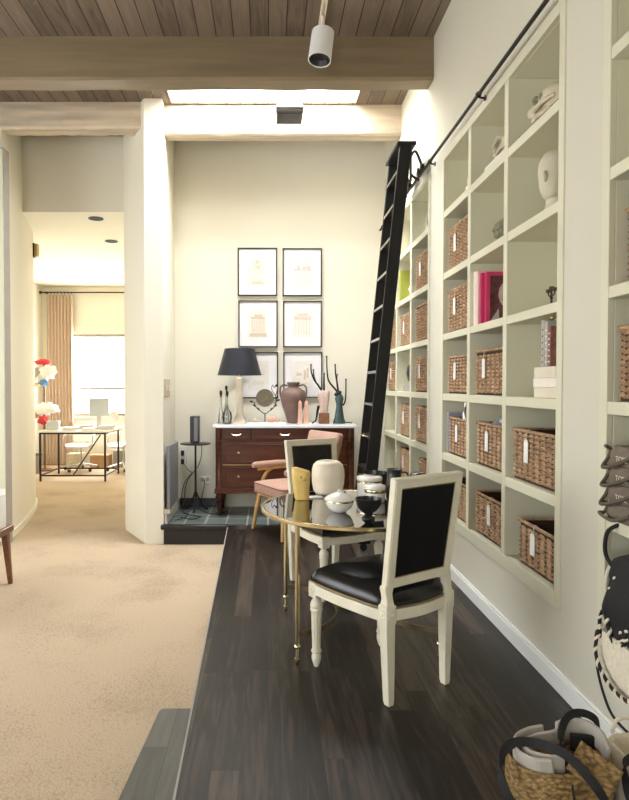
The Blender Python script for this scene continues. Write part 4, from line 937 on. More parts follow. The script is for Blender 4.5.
# ------------------------------------------------------------------ ceiling lights
t = thing('track_light', (0.418, 4.72, TOP - 0.001), 'cream cylinder spotlight on a ceiling track before the front beam', 'light')
b = MB(); b.bx(-0.022, -0.006, -3.6, 0.14, -0.022, 0); b.bx(0.006, 0.022, -3.6, 0.14, -0.022, 0); b.bx(-0.006, 0.006, -3.6, 0.14, -0.006, 0); b.build('track', m_cream, t)
MB().tube([(0, 0, -0.023), (0.003, 0, -0.14)], 0.014, 10).build('stem', m_cream, t)
can = MB(); can.lathe([(0.001, 0.0), (0.07, 0.0), (0.086, -0.012), (0.088, -0.24), (0.083, -0.24), (0.080, -0.06), (0.001, -0.06)], 32, (0.004, 0, -0.135), (-0.12, 0.13, 0)); can.build('can', m_white, t, smooth=40)
c2 = MB(); c2.lathe([(0.001, -0.17), (0.079, -0.17), (0.079, -0.235), (0.06, -0.20), (0.001, -0.18)], 32, (0.004, 0, -0.135), (-0.12, 0.13, 0)); c2.build('baffle', m_plastb, t)
t = thing('skylight_fixture', (0.20, 5.75, 4.62), 'white cylinder light with flared black mouth below the skylight', 'light')
MB().lathe([(0.066, -0.001), (0.068, -0.01), (0.068, -0.58), (0.05, -0.585)], 28).build('tube', m_cream, t)
b = MB(); b.rings([[(sx * w_ / 2, sy * w_ / 2, zz) for sx, sy in ((1, 1), (-1, 1), (-1, -1), (1, -1))] for w_, zz in ((0.17, -0.586), (0.25, -0.65), (0.26, -0.665))]); b.build('flare', m_flare, t, bevel=0.004)
b = MB(); b.rings([[(sx * w_ / 2, sy * w_ / 2, zz) for sx, sy in ((1, 1), (-1, 1), (-1, -1), (1, -1))] for w_, zz in ((0.240, -0.666), (0.245, -0.705), (0.230, -0.72))]); b.build('mouth', m_plastb, t, bevel=0.003)
for x, y, lab in ((-2.04, 7.28, 'dark recessed ceiling light nearest the office opening'), (-2.15, 8.42, 'dark recessed ceiling light deeper in the office')):
    t = thing('recessed_light', (x, y, 3.394), lab, 'light', 'recessed office ceiling lights')
    ring(MB(), 0.070, 0.088, -0.006, 0, 28).build('trim_ring', m_web, t); MB().lathe([(0.069, -0.001), (0.069, -0.004), (0.04, -0.002), (0.001, -0.0015)], 28).build('baffle', m_fabricb, t)
t = thing('wall_chime', (-3.04, 7.90, 3.06), 'small brass and black box high on the curved wall edge', 'box')
MB().bx(-0.03, 0.045, -0.05, 0.03, 0, 0.18).build('case', m_plastb, t, bevel=0.004); MB().bx(0.046, 0.085, -0.05, 0.03, 0.01, 0.17).build('brass_front', m_brassd, t, bevel=0.004)
# ------------------------------------------------------------------ things on the shelves
def book(loc, size, cover, label, rot=None, group=None, name='book', pages=True):
    """size: (depth into shelf X, thickness Y, height Z), spine towards the room"""
    d, th, h = size
    t = thing(name, loc, label, 'book', group)
    c = 0.003
    b = MB(); b.bx(-d / 2, -d / 2 + c, -th / 2, th / 2, 0, h); b.bx(-d / 2 + c, d / 2, -th / 2, -th / 2 + c, 0, h); b.bx(-d / 2 + c, d / 2, th / 2 - c, th / 2, 0, h)
    b.build('cover', cover, t, bevel=0.001)
    MB().bx(-d / 2 + c + .0005, d / 2 - 0.004, -th / 2 + c + .0005, th / 2 - c - .0005, 0.003, h - 0.003).build('pages', m_page, t)
    if rot: t.rotation_euler = rot
    return t
# fourth row up, middle column: pink books at the far end, the last one showing its picture cover
zz = ROWZ[3] + 0.001; G = 'pink books beside the tall basket'
book((1.525, 4.062, zz), (0.31, 0.045, 0.36), m_page, 'cream book furthest left behind the pink books', group=G)
book((1.525, 4.015, zz), (0.31, 0.045, 0.355), m_pinkl, 'pale pink book between cream and magenta books', group=G)
book((1.53, 3.978, zz), (0.30, 0.026, 0.335), m_pinkc, 'thin magenta book behind the picture book', group=G)
t = book((1.54, 3.945, zz), (0.28, 0.036, 0.335), m_pinkc, 'magenta picture book showing a dark cover with pale oval', group=G)
# picture on the cover face that looks along the wall
y = -0.0185
MB().bx(-0.115, 0.125, y - 0.0006, y, 0.02, 0.31).build('cover_picture', m_maroon, t)
b = MB(); b.lathe([(0.001, -0.0002), (0.062, -0.0002), (0.062, 0.0008), (0.001, 0.0008)], 28, (0.0, y - 0.0012, 0.19), (PI / 2, 0, 0), sy=1.35); b.build('cover_picture_oval', m_beige, t)
b = MB(); b.prism([(-0.05, 0.022), (0.102, 0.022), (0.102, 0.13), (0.04, 0.15), (-0.02, 0.11)], 0, 0.0008); bmesh.ops.rotate(b.bm, verts=b.bm.verts, cent=(0, 0, 0), matrix=Matrix.Rotation(PI / 2, 3, 'X')); b.build('cover_picture_ground', m_olive, t, loc=(0, y - 0.0008, 0))
b = MB(); b.prism([(-0.112, 0.022), (-0.055, 0.022), (-0.06, 0.10)], 0, 0.0008); bmesh.ops.rotate(b.bm, verts=b.bm.verts, cent=(0, 0, 0), matrix=Matrix.Rotation(PI / 2, 3, 'X')); b.build('cover_picture_shape', m_greybk, t, loc=(0, y - 0.0008, 0))
# third row up, right column: stack of cream books with small upright books on top
zz = ROWZ[2] + 0.001; G2 = 'cream books stacked near the column edge'
hts = (0.052, 0.045, 0.055); zc = zz
for i, (h, dy, lab) in enumerate(zip(hts, (0.27, 0.255, 0.235), ('bottom cream book of the stack in the third row up', 'middle cream book of the stack in the third row up', 'top cream book of the stack, under the upright books'))):
    t = thing('book', (1.485, 3.155 - dy / 2 + 0.0 + (0.01 if i == 1 else 0.0) - 0.0, zc), lab, 'book', G2)
    b = MB(); c = 0.004
    b.bx(-0.11, -0.106, -dy / 2, dy / 2, 0, h); b.bx(-0.106, 0.11, -dy / 2, dy / 2, 0, c); b.bx(-0.106, 0.11, -dy / 2, dy / 2, h - c, h); b.build('cover', m_creambk if i != 1 else m_page, t, bevel=0.002)
    MB().bx(-0.1055, 0.105, -dy / 2 + 0.003, dy / 2 - 0.003, c + 0.0005, h - c - 0.0005).build('pages', m_page, t)
    zc += h + 0.001
G3 = 'small upright books on the cream stack'
for i, (yy, th, h, mt, lab) in enumerate(((3.105, 0.034, 0.235, m_greybk, 'dotted grey book, furthest left of three upright on the cream stack'), (3.067, 0.030, 0.225, m_greybk, 'grey book in the middle of three upright on the cream stack'), (3.033, 0.03, 0.20, m_dullred, 'dull red book at the right of three upright on the cream stack'))):
    t = book((1.47, yy, zc + 0.001), (0.15, th, h), mt, lab, group=G3)
    b = MB()
    for k in range(6): b.bx(-0.0763, -0.0752, -0.006, 0.006, 0.02 + k * h * 0.14, 0.028 + k * h * 0.14)
    b.build('spine_marks', m_darkbk if i == 0 else m_page, t)
b = MB()
for k in range(16):
    a = R.uniform(0, 2 * PI); b.ball((R.uniform(-.03, .03), R.uniform(-.03, .03), 0.012 + R.uniform(0, .03)), 0.018, (1, .5, .8), 8, 6, (a, a * 2, 0))
tag(b.build('gilded_flower', m_brassd, loc=(1.45, 3.06, zc + 0.240)), 'small dark gilded flower lying on the upright books', 'ornament')
# fourth row up, right column: little candelabrum
t = thing('candelabrum', (1.41, 3.045, ROWZ[3] + 0.001), 'small dark brass candelabrum with three arms on the shelf', 'candlestick')
b = MB(); b.lathe([(0.024, 0), (0.024, 0.004), (0.006, 0.010), (0.005, 0.035), (0.009, 0.042), (0.005, 0.05), (0.005, 0.08)], 16)
for s in (-1, 1): b.tube(smoothpath([(0, 0, 0.058), (0, s * 0.018, 0.052), (0, s * 0.032, 0.062), (0, s * 0.034, 0.070)], 5), 0.0035, 8)
b.build('body', m_dkbronze, t)
for yy, z_ in ((0, 0.08), (0.034, 0.070), (-0.034, 0.070)): MB().lathe([(0.005, 0), (0.012, 0.004), (0.012, 0.018), (0.009, 0.018), (0.008, 0.006), (0.001, 0.006)], 12, (0, yy, z_)).build('candle_cup', m_dkbronze, t)
# fifth row up, right column: smooth mannequin head
t = thing('mannequin_head', (1.47, 3.13, ROWZ[4] + 0.001), 'smooth pale plaster head on the shelf in the fifth row up', 'bust', rz=0.6)
b = MB(); b.lathe([(0.075, 0), (0.078, 0.01), (0.060, 0.03), (0.050, 0.07), (0.052, 0.11)], 24)
rs = []
for z_, rx, ry, dx in ((0.085, 0.03, 0.035, -0.035), (0.10, 0.055, 0.05, -0.03), (0.135, 0.085, 0.066, -0.015), (0.18, 0.103, 0.078, 0.0), (0.225, 0.112, 0.085, 0.008), (0.27, 0.108, 0.084, 0.012), (0.31, 0.085, 0.068, 0.012), (0.335, 0.05, 0.04, 0.01), (0.343, 0.01, 0.01, 0.01)):
    rs.append([(dx + rx * math.cos(2 * PI * i / 24), ry * math.sin(2 * PI * i / 24), z_) for i in range(24)])
b.rings(rs); b.ball((-0.105, 0, 0.185), 0.018, (1, .7, 1.6), 10, 8)
b.build('head', m_plaster, t, smooth=80)
for s in (-1, 1): MB().ball((0.012, s * 0.082, 0.19), 0.02, (0.7, 0.35, 1.2), 10, 8).build('ear', m_plaster, t)
# fifth row up, middle column: coral ball
b = MB(); b.ball((0, 0, 0.072), 0.085, (1.0, 1.15, 0.84), 26, 18)
for v in b.bm.verts:
    n = (v.co - Vector((0, 0, 0.072))).normalized(); k = 1 + 0.07 * math.sin(v.co.x * 130) * math.sin(v.co.y * 140) + 0.05 * math.sin(v.co.z * 190)
    v.co = Vector((0, 0, 0.072)) + (v.co - Vector((0, 0, 0.072))) * k
tag(b.build('coral_ball', m_coral, loc=(1.455, 3.72, ROWZ[4] + 0.010)), 'grey green coral ball on the shelf above the pink books', 'ornament')
# top row: skull shaped shells, flat books, a small figurine
t = book((1.475, 3.13, ROWZ[5] + 0.001), (0.22, 0.45, 0.018), m_darkbk, 'large thin dark book lying flat in the top right compartment')
t2 = thing('animal_skull', (1.435, 3.07, ROWZ[5] + 0.0205), 'pale bony skull ornament resting on the thin dark book', 'ornament', rz=0.3)
def skull(t, s=1.0):
    b = MB(); b.ball((0, 0, 0.072 * s), 0.07 * s, (1.05, 1.25, 0.95), 22, 16); b.ball((-0.02 * s, 0.085 * s, 0.045 * s), 0.045 * s, (0.9, 1.35, 0.75), 16, 12)
    b.tube(smoothpath([(-0.055 * s, -0.05 * s, 0.06 * s), (-0.078 * s, 0.0, 0.045 * s), (-0.06 * s, 0.07 * s, 0.035 * s)], 5), 0.012 * s, 8); b.build('skull', m_bone, t, smooth=80)
    for yy in (0.015, 0.06): MB().ball((-0.062 * s, yy * s, 0.078 * s), 0.02 * s, (0.6, 1, 1), 12, 8).build('eye_hollow', m_coral, t)
    MB().tube([(-0.02 * s, 0.12 * s, 0.012 * s), (-0.05 * s, 0.06 * s, 0.010 * s), (-0.05 * s, -0.03 * s, 0.012 * s)], 0.012 * s, 8).build('jaw', m_bone, t)
skull(t2, 1.1)
book((1.485, 3.735, ROWZ[5] + 0.001), (0.22, 0.34, 0.045), m_porc, 'white book lying flat in the top middle compartment')
t3 = thing('ram_skull', (1.47, 3.70, ROWZ[5] + 0.0475), 'coiled pale skull ornament on the flat white book', 'ornament', rz=0.2)
skull(t3, 1.0)
b = MB()
for s in (-1, 1): b.tube(smoothpath([(-0.02, s * 0.03 + 0.01, 0.125), (-0.03, s * 0.09 + .01, 0.145), (-0.045, s * 0.115 + .01, 0.10), (-0.055, s * 0.09 + .01, 0.06), (-0.07, s * 0.07 + .01, 0.075)], 6), 0.013, 8)
b.build('horns', m_bone, t3)
t = thing('figurine', (1.42, 4.28, ROWZ[5] + 0.001), 'small pale seated figurine in the top left compartment of the middle bookcase', 'figurine')
MB().lathe([(0.045, 0), (0.05, 0.02), (0.04, 0.05), (0.03, 0.07), (0.034, 0.10), (0.022, 0.125), (0.014, 0.135), (0.024, 0.15), (0.026, 0.17), (0.016, 0.188), (0.001, 0.192)], 18).build('body', m_plaster, t, smooth=80)
# second row up: contents of baskets and a thin book
book((1.44, 4.672, ROWZ[1] + 0.001), (0.12, 0.03, 0.31), m_bluebk, 'thin blue grey book squeezed left of the basket with glass bottles')
for i, (x, y, h, lab) in enumerate(((1.46, 4.50, 0.39, 'leftmost clear glass bottle standing in the woven basket'), (1.47, 4.42, 0.405, 'second clear glass bottle from left in the woven basket'), (1.46, 4.34, 0.39, 'third clear glass bottle from left in the woven basket'), (1.475, 4.26, 0.38, 'rightmost clear glass bottle standing in the woven basket'))):
    tag(MB().lathe([(0.028, 0), (0.032, 0.006), (0.032, h - 0.09), (0.016, h - 0.05), (0.014, h - 0.01), (0.017, h)], 18).build('glass_bottle', m_bottle, loc=(x, y, ROWZ[1] + 0.0145)), lab, 'bottle', 'glass bottles in the basket')
def cloth(loc, r, sc, mat, label, seed, name='folded_cloth', cat='cloth', group=None):
    q = random.Random(seed); b = MB(); b.ball((0, 0, 0), r, sc, 20, 14)
    ph = [q.uniform(0, 6) for _ in range(6)]
    for v in b.bm.verts:
        d = v.co.normalized(); k = 1 + 0.16 * math.sin(7 * d.x + ph[0] + 3 * d.z) + 0.12 * math.sin(9 * d.y + ph[1]) + 0.10 * math.sin(13 * d.z + ph[2] + 5 * d.x)
        v.co *= k
    return tag(b.build(name, mat, smooth=60, loc=loc), label, cat, group)
GC = 'cloths in the second row basket'
zc = ROWZ[1] + 0.20
cloth((1.525, 3.92, zc + 0.055), 0.066, (1, 1, .8), m_bluebk, 'dark blue cloth bundle at left in the woven basket', 1, group=GC)
cloth((1.525, 3.795, zc + 0.06), 0.068, (1, 1, .85), m_tag, 'white cloth bundle in the middle of the woven basket', 2, group=GC)
cloth((1.525, 3.67, zc + 0.065), 0.066, (1, .9, .9), m_trim, 'white cloth bundle at right in the woven basket', 3, group=GC)
# contents of far baskets
for i, (y, r_, lab) in enumerate(((5.40, 1, 'dark bag sticking out of the right basket, second row up behind the ladder'), (6.10, 1, 'dark bag sticking out of the middle basket, second row up behind the ladder'), (6.10, 0, 'dark bag sticking out of the middle basket in the bottom row behind the ladder'))):
    cloth((1.532, y, ROWZ[r_] + 0.27), 0.09, (0.9, 1.2, 0.9), m_rust if i == 1 else m_darkbk, lab, 11 + i, 'dark_bag', 'bag')
# far case trinkets
t = thing('ring_ornament', (1.40, 5.33, ROWZ[5] + 0.001), 'white open ring ornament in the top row behind the ladder', 'ornament')
b = MB(); b.tube([(0, 0.058 * math.cos(a), 0.085 + 0.075 * math.sin(a)) for a in [2 * PI * k / 28 for k in range(28)]], 0.016, 8, True); b.build('ring', m_plaster, t); MB().ball((0.005, 0, 0.09), 0.035, (0.8, .8, 1.1), 12, 8).build('core', m_coral, t); MB().lathe([(0.04, 0), (0.04, 0.005), (0.018, 0.008)], 16).build('foot', m_coral, t)
zz = ROWZ[4] + 0.001
book((1.48, 6.376, zz), (0.22, 0.04, 0.33), m_lime, 'lime green book standing in the fifth row up behind the ladder')
book((1.47, 6.330, zz), (0.21, 0.035, 0.315), m_lime, 'olive lime book leaning beside the other lime book')
cloth((1.50, 6.14, zz + 0.110), 0.095, (0.8, 1.2, 0.85), m_tag, 'white cloth bundle beside the lime green books', 8)
zz = ROWZ[2] + 0.001
t = thing('globe_bowl', (1.47, 5.99, zz + 0.0), 'round black bowl on a low grey box in the third row up', 'bowl')
MB().lathe([(0.035, 0.062), (0.05, 0.065), (0.095, 0.11), (0.11, 0.18), (0.10, 0.24), (0.085, 0.27), (0.08, 0.268), (0.09, 0.2), (0.001, 0.09)], 28).build('bowl', m_blackc, t, smooth=80)
tag(MB().bx(1.37, 1.56, 5.90, 6.22, zz, zz + 0.06).build('storage_box', m_putty, bevel=0.003), 'low grey box under the round black bowl', 'box')
t = thing('candle_glass', (1.40, 6.52, ROWZ[1] + 0.001), 'small grey candle glass in the second row up, half hidden by the ladder', 'candle')
MB().lathe([(0.03, 0), (0.035, 0.005), (0.035, 0.15), (0.032, 0.15), (0.031, 0.01), (0.001, 0.008)], 20).build('glass', m_putty, t); MB().lathe([(0.029, 0.0105), (0.029, 0.09), (0.001, 0.095)], 16).build('candle', m_plastw, t)

# ------------------------------------------------------------------ right edge: taupe bags, black bags, canvas tote
GB = 'taupe cloth bags stacked in the right edge bookcase'
zc = ROWZ[1] + 0.001
names = ('lowest taupe cloth bag of the stack at the right edge', 'second taupe cloth bag from the bottom, printed, at the right edge', 'second taupe cloth bag from the top, printed, at the right edge', 'topmost taupe cloth bag of the stack at the right edge')
for i in range(4):
    h = (0.068, 0.072, 0.070, 0.074)[i]
    t = thing('cloth_bag', (1.475, 2.14, zc), names[i], 'bag', GB)
    b = MB(); wx = 0.325; wy = 0.50 - 0.012 * i
    rs = []
    for f, z_ in ((0.93, 0.0), (0.985, 0.012), (1.0, h * .5), (0.985, h - 0.012), (0.93, h - 0.001)):
        rs.append([(x * f, y * f, z_ - 0.012 * (1 if (x < -0.1 and 0.004 < z_ < h - .004) else 0) * (0.3 + 0.7 * math.cos(y * 4) ** 2)) for x, y in rrect(wx, wy, 0.05, 6)])
    b.rings(rs); b.build('bag_body', m_greyfab, t, smooth=60)
    hd = MB(); y0 = wy / 2 - 0.03
    hd.tube(smoothpath([(-wx / 2 - 0.008, y0 - 0.17, h * .65), (-wx / 2 - 0.02, y0 - 0.08, h * .15), (-wx / 2 - 0.016, y0 + 0.015, -0.012 if i else 0.02), (-wx / 2 + 0.02, y0 + 0.045, h * .25), (-wx / 2 + 0.03, y0 + 0.042, h * .7), (-wx / 2 + 0.002, y0 + 0.03, h * .95)], 6), 0.007, 8)
    hd.build('cord_handle', m_greyrope, t)
    if i in (1, 2, 3):
        cu = bpy.data.curves.new('printed_text', 'FONT'); cu.body = 'TORE'; cu.size = 0.03; cu.extrude = 0.0006; cu.align_x = 'LEFT'
        tmp = bpy.data.objects.new('printed_text', cu); link(tmp)
        dg = bpy.context.evaluated_depsgraph_get(); me = bpy.data.meshes.new_from_object(tmp.evaluated_get(dg)); bpy.data.objects.remove(tmp)
        o = link(bpy.data.objects.new('printed_text', me)); me.materials.append(m_print); o.parent = t
        o.matrix_local = Matrix.Translation((-wx / 2 - 0.0015, 0.155, h * 0.24)) @ Matrix(((0, 0, -1, 0), (-1, 0, 0, 0), (0, 1, 0, 0), (0, 0, 0, 1)))
    zc += h + 0.001
z0 = ROWZ[0] + 0.001
t = thing('rope_handle_bag', (1.48, 2.10, z0), 'slumped black bag with black and white rope handles at the right edge', 'bag')
b = MB(); q = random.Random(5); rs = []
for f, z_, dx in ((0.9, 0.0, 0), (1.0, 0.03, -0.01), (1.02, 0.14, -0.02), (0.98, 0.25, -0.02), (0.9, 0.32, -0.01), (0.6, 0.355, 0), (0.15, 0.365, 0)):
    rs.append([(x * f * (1 + q.uniform(-.04, .04)) + dx, y * f * (1 + q.uniform(-.03, .03)), z_ + q.uniform(-.006, .006) * (z_ > 0)) for x, y in rrect(0.33, 0.48, 0.08, 6)])
b.rings(rs)
bmesh.ops.subdivide_edges(b.bm, edges=b.bm.edges, cuts=1, use_grid_fill=True)
for v in b.bm.verts:
    k = 0.012 * math.sin(v.co.y * 38 + v.co.z * 30) + 0.008 * math.sin(v.co.z * 70 - v.co.y * 25)
    if v.co.z > 0.01: v.co.x += k; v.co.z += k * 0.5
b.build('bag_body', m_web, t, smooth=60, sub=1, loc=(-0.025, 0, 0))
def rope(pts, r, name, par, m1=m_web, m2=m_canvas):
    P = smoothpath(pts, 14); MB().tube(P, r * 0.62, 8).build(name, m1, par)
    tw = MB(); L = 0
    A = []
    for i, p in enumerate(P):
        tt = (P[min(i + 1, len(P) - 1)] - P[max(i - 1, 0)]).normalized(); n = tt.cross(Vector((1, 0, 0.3))).normalized(); m_ = tt.cross(n)
        if i: L += (P[i] - P[i - 1]).length
        a = L * 2 * PI / 0.045; A.append((p, n, m_, a))
    for ph in (0,): tw.tube([p + (n * math.cos(a + ph) + m_ * math.sin(a + ph)) * r * 0.62 for p, n, m_, a in A], r * 0.5, 6)
    tw.build('white_twist', m2, par)
rope([(-0.165, 0.14, 0.30), (-0.195, 0.17, 0.20), (-0.20, 0.185, 0.10), (-0.195, 0.16, 0.02), (-0.19, 0.11, 0.0), (-0.195, 0.06, 0.08), (-0.19, 0.03, 0.18), (-0.165, 0.0, 0.28)], 0.012, 'rope_handle', t)
rope([(-0.165, 0.20, 0.16), (-0.195, 0.225, 0.10), (-0.20, 0.235, 0.04), (-0.195, 0.215, -0.02), (-0.19, 0.16, -0.03), (-0.19, 0.11, 0.05), (-0.17, 0.09, 0.14)], 0.011, 'rope_handle', t)
MB().tube(smoothpath([(-0.155, 0.20, 0.31), (-0.175, 0.225, 0.26), (-0.19, 0.215, 0.19), (-0.195, 0.18, 0.15), (-0.19, 0.14, 0.17), (-0.18, 0.08, 0.24), (-0.165, 0.0, 0.31)], 8), 0.0065, 8).build('pale_cord_handle', m_canvas, t)
MB().tube(smoothpath([(-0.12, 0.235, 0.435), (-0.165, 0.25, 0.40), (-0.18, 0.235, 0.32), (-0.175, 0.17, 0.28), (-0.16, 0.08, 0.31)], 8), 0.008, 8).build('black_strap', m_web, t)
t = thing('canvas_tote', (1.31, 2.10, 0.26), 'natural canvas tote with rope handles hanging below the black bag', 'bag')
rs = []
for z_, w0_, th in ((0.0, 0.17, 0.01), (0.02, 0.21, 0.028), (0.09, 0.235, 0.04), (0.17, 0.24, 0.036), (0.205, 0.238, 0.03)):
    rs.append([(x * 1.0 - 0.004, y, z_ + 0.10 * max(0, y) ** 1.3) for x, y in rrect(th * 1.5, w0_ * 2, th * .7, 4)])
MB().rings(rs).build('bag_body', m_canvas, t, smooth=60)
rope([(-0.03, 0.235, 0.235), (-0.055, 0.215, 0.14), (-0.055, 0.15, 0.07), (-0.055, 0.06, 0.05), (-0.055, -0.04, 0.07), (-0.045, -0.12, 0.16)], 0.011, 'rope_handle', t)
MB().tube(smoothpath([(-0.02, 0.25, 0.24), (-0.03, 0.262, 0.17), (-0.04, 0.225, 0.06), (-0.045, 0.15, -0.03), (-0.045, 0.08, -0.06), (-0.045, -0.05, -0.06)], 8), 0.005, 8).build('black_cord', m_web, t)
MB().tube([(0.02, 0.16, 0.18), (0.06, 0.16, 0.20)], 0.006, 6).build('hanging_loop', m_web, t)

# ------------------------------------------------------------------ bags on the floor at bottom right
t = thing('straw_tote', (0.935, 1.935, 0.001), 'golden woven straw tote full of folded grey cloth, with black straps', 'bag')
def ov(wx, wy, z_, r, tilt=0.0, n=8): return [(x, y, z_ + tilt * x) for x, y in rrect(wx, wy, r, n)]
b = MB(); b.rings([ov(0.26, 0.16, 0.0, 0.07), ov(0.30, 0.20, 0.015, 0.09), ov(0.33, 0.23, 0.10, 0.11), ov(0.325, 0.225, 0.20, 0.11, 0.05), ov(0.315, 0.215, 0.235, 0.105, 0.08), ov(0.30, 0.20, 0.235, 0.098, 0.08), ov(0.30, 0.20, 0.13, 0.098), ov(0.22, 0.14, 0.10, 0.068)])
b.build('bag_body', m_goldw, t, smooth=60)
nf = Vector((-0.15, -0.72, 0.68)).normalized(); af = (Vector((1, 0, 0)) - nf * nf.x).normalized(); bf = nf.cross(af)
B = Matrix.Translation((0.062, -0.095, 0.238)) @ Matrix((af, bf, nf)).transposed().to_4x4() @ Matrix.Rotation(-0.75, 4, 'Z')
b = MB(); NX, NY = 15, 15; vv = []
for j in range(NY + 1):
    for i in range(NX + 1):
        x = (i / NX - .5) * 0.13; y = (j / NY - .5) * 0.10
        vv.append(b.bm.verts.new(B @ Vector((x, y, 0.006 * (1 - abs(math.sin(i * PI / 2.5 + j * PI / 2.5))) + 0.006 * abs(math.cos(i * PI / 2.5 - j * PI / 2.5))))))
for j in range(NY):
    for i in range(NX): b.bm.faces.new((vv[j * (NX + 1) + i], vv[j * (NX + 1) + i + 1], vv[(j + 1) * (NX + 1) + i + 1], vv[(j + 1) * (NX + 1) + i]))
o = b.build('quilted_flap', m_goldw, t, smooth=80); md = o.modifiers.new('thickness', 'SOLIDIFY'); md.thickness = 0.008
for k, pts in enumerate(([(0.10, 0.10, 0.36), (0.06, 0.115, 0.37), (0.045, 0.11, 0.28), (0.05, 0.10, 0.22)],)): pass
# straps: one standing arch at the back right, one flopped out to the left
MB().strap(smoothpath([(0.0, -0.03, 0.235), (0.005, 0.0, 0.29), (0.04, 0.03, 0.335), (0.095, 0.05, 0.34), (0.145, 0.05, 0.315), (0.158, 0.045, 0.255)], 8), 0.024, 0.005, (0.1, 0.5, 1)).build('strap', m_web, t)
MB().strap(smoothpath([(0.10, -0.17, 0.10), (0.045, -0.165, 0.215), (-0.015, -0.09, 0.280), (-0.08, -0.01, 0.275), (-0.16, 0.0, 0.262), (-0.205, -0.04, 0.22), (-0.20, -0.10, 0.16), (-0.14, -0.14, 0.11), (-0.06, -0.15, 0.09)], 8), 0.028, 0.005, (0.2, 0.6, 1)).build('strap', m_web, t)
MB().tube(smoothpath([(-0.002, -0.03, 0.24), (-0.012, -0.10, 0.22), (-0.005, -0.128, 0.14), (0.03, -0.135, 0.08)], 8), 0.0035, 6).build('thin_cord', m_web, t)
def foldc(pts, wd, th, mat, label, name='folded_cloth'):
    P = smoothpath(pts, 6)
    b = MB().strap(P, wd, th, (0, 0, 1))
    return tag(b.build(name, mat, smooth=60, bevel=0.006), label, 'cloth', 'cloths in the straw tote')
ox, oy = 0.935, 1.935
def rel(l): return [(ox + a, oy + b2, c) for a, b2, c in l]
foldc(rel([(-0.055, -0.083, 0.232), (-0.105, -0.065, 0.225), (-0.138, -0.01, 0.222), (-0.12, 0.045, 0.232), (-0.07, 0.075, 0.240), (-0.01, 0.082, 0.248)]), 0.075, 0.012, m_lining, 'outer grey cloth folded round the left of the straw tote')
foldc(rel([(-0.01, -0.06, 0.240), (-0.06, -0.055, 0.236), (-0.105, -0.02, 0.232), (-0.10, 0.025, 0.236), (-0.05, 0.05, 0.242), (0.0, 0.045, 0.255), (0.04, 0.06, 0.262)]), 0.06, 0.012, m_lining, 'inner grey cloth curled inside the straw tote')
foldc(rel([(0.02, 0.06, 0.27), (0.07, 0.075, 0.275), (0.12, 0.06, 0.275), (0.142, 0.01, 0.268), (0.13, -0.05, 0.255)]), 0.07, 0.014, m_lining, 'grey cloth edge along the back right of the straw tote')
cloth((ox - 0.055, oy - 0.005, 0.200), 0.045, (1.1, 0.9, 0.6), m_tan, 'tan leather piece in the curl of the grey cloth', 21, 'leather_piece', 'cloth')
cloth((ox + 0.0, oy + 0.022, 0.20), 0.045, (1.2, 0.4, 0.9), m_rust, 'rust brown leather fold at the back of the straw tote', 22, 'leather_piece', 'cloth')
cloth((ox + 0.105, oy + 0.005, 0.215), 0.04, (1.1, 0.7, 0.8), m_rust, 'rust brown pouch tucked behind the quilted flap', 23, 'leather_piece', 'cloth')
tag(MB().box((ox + 0.10, oy + 0.042, 0.245), (0.08, 0.016, 0.055), (0, 0, -0.15)).build('zip_pouch', m_web, bevel=0.004), 'black zip pouch at the back right of the straw tote', 'pouch')
t = thing('white_tote', (1.218, 1.915, 0.001), 'big natural canvas tote with black straps in the bottom right corner', 'bag'); t.scale = (1, 1, 0.74)
b = MB(); b.rings([ov(0.17, 0.20, 0.0, 0.05), ov(0.195, 0.24, 0.02, 0.06), ov(0.20, 0.25, 0.20, 0.06), ov(0.19, 0.24, 0.32, 0.05, 0.05), ov(0.175, 0.23, 0.335, 0.05, 0.06), ov(0.16, 0.20, 0.33, 0.045, 0.06), ov(0.15, 0.2, 0.12, 0.045)])
b.build('bag_body', m_canvas, t, smooth=60)
MB().strap(smoothpath([(-0.10, -0.135, 0.15), (-0.13, -0.11, 0.24), (-0.11, -0.05, 0.33), (-0.05, -0.04, 0.365), (0.02, -0.05, 0.375), (0.08, -0.09, 0.34), (0.09, -0.14, 0.22)], 8), 0.026, 0.005, (0.3, 0.4, 1)).build('strap', m_web, t)
rope([(-0.06, 0.11, 0.335), (-0.03, 0.135, 0.375), (0.03, 0.14, 0.38), (0.07, 0.12, 0.35)], 0.008, 'rope_handle', t, m_canvas, m_canvas)
MB().tube(smoothpath([(-0.04, -0.1, 0.345), (-0.06, -0.13, 0.25), (-0.05, -0.14, 0.1)], 6), 0.0035, 6).build('thin_cord', m_web, t)

# ------------------------------------------------------------------ left edge: tall panel cabinet and a wooden bench
t = thing('tall_cabinet', (-2.945, 6.115, CZ + 0.001), 'tall shallow cabinet with grey side against the curved wall at left', 'cabinet')
MB().bx(-0.34, 0.34, -0.055, 0.075, 0.0, 3.94).build('carcass', m_putty, t, bevel=0.003)
for x0, x1 in ((-0.335, -0.003), (0.003, 0.335)): MB().bx(x0, x1, -0.075, -0.0555, 0.04, 3.92).build('door', m_shelf, t, bevel=0.003)
t = thing('bench', (-2.42, 4.40, CZ + 0.001), 'walnut bench with splayed leg at the left edge of the photo', 'bench')
b = MB(); b.bx(0.31, 0.37, -0.50, 0.50, 0.425, 0.475); b.bx(-0.37, -0.31, -0.50, 0.50, 0.425, 0.475); b.bx(-0.31, 0.31, 0.44, 0.50, 0.425, 0.475); b.bx(-0.31, 0.31, -0.50, -0.44, 0.425, 0.475); b.build('top_frame', m_walnut, t, bevel=0.005)
MB().bx(-0.309, 0.309, -0.439, 0.439, 0.44, 0.47).build('seat_panel', m_walnut, t)
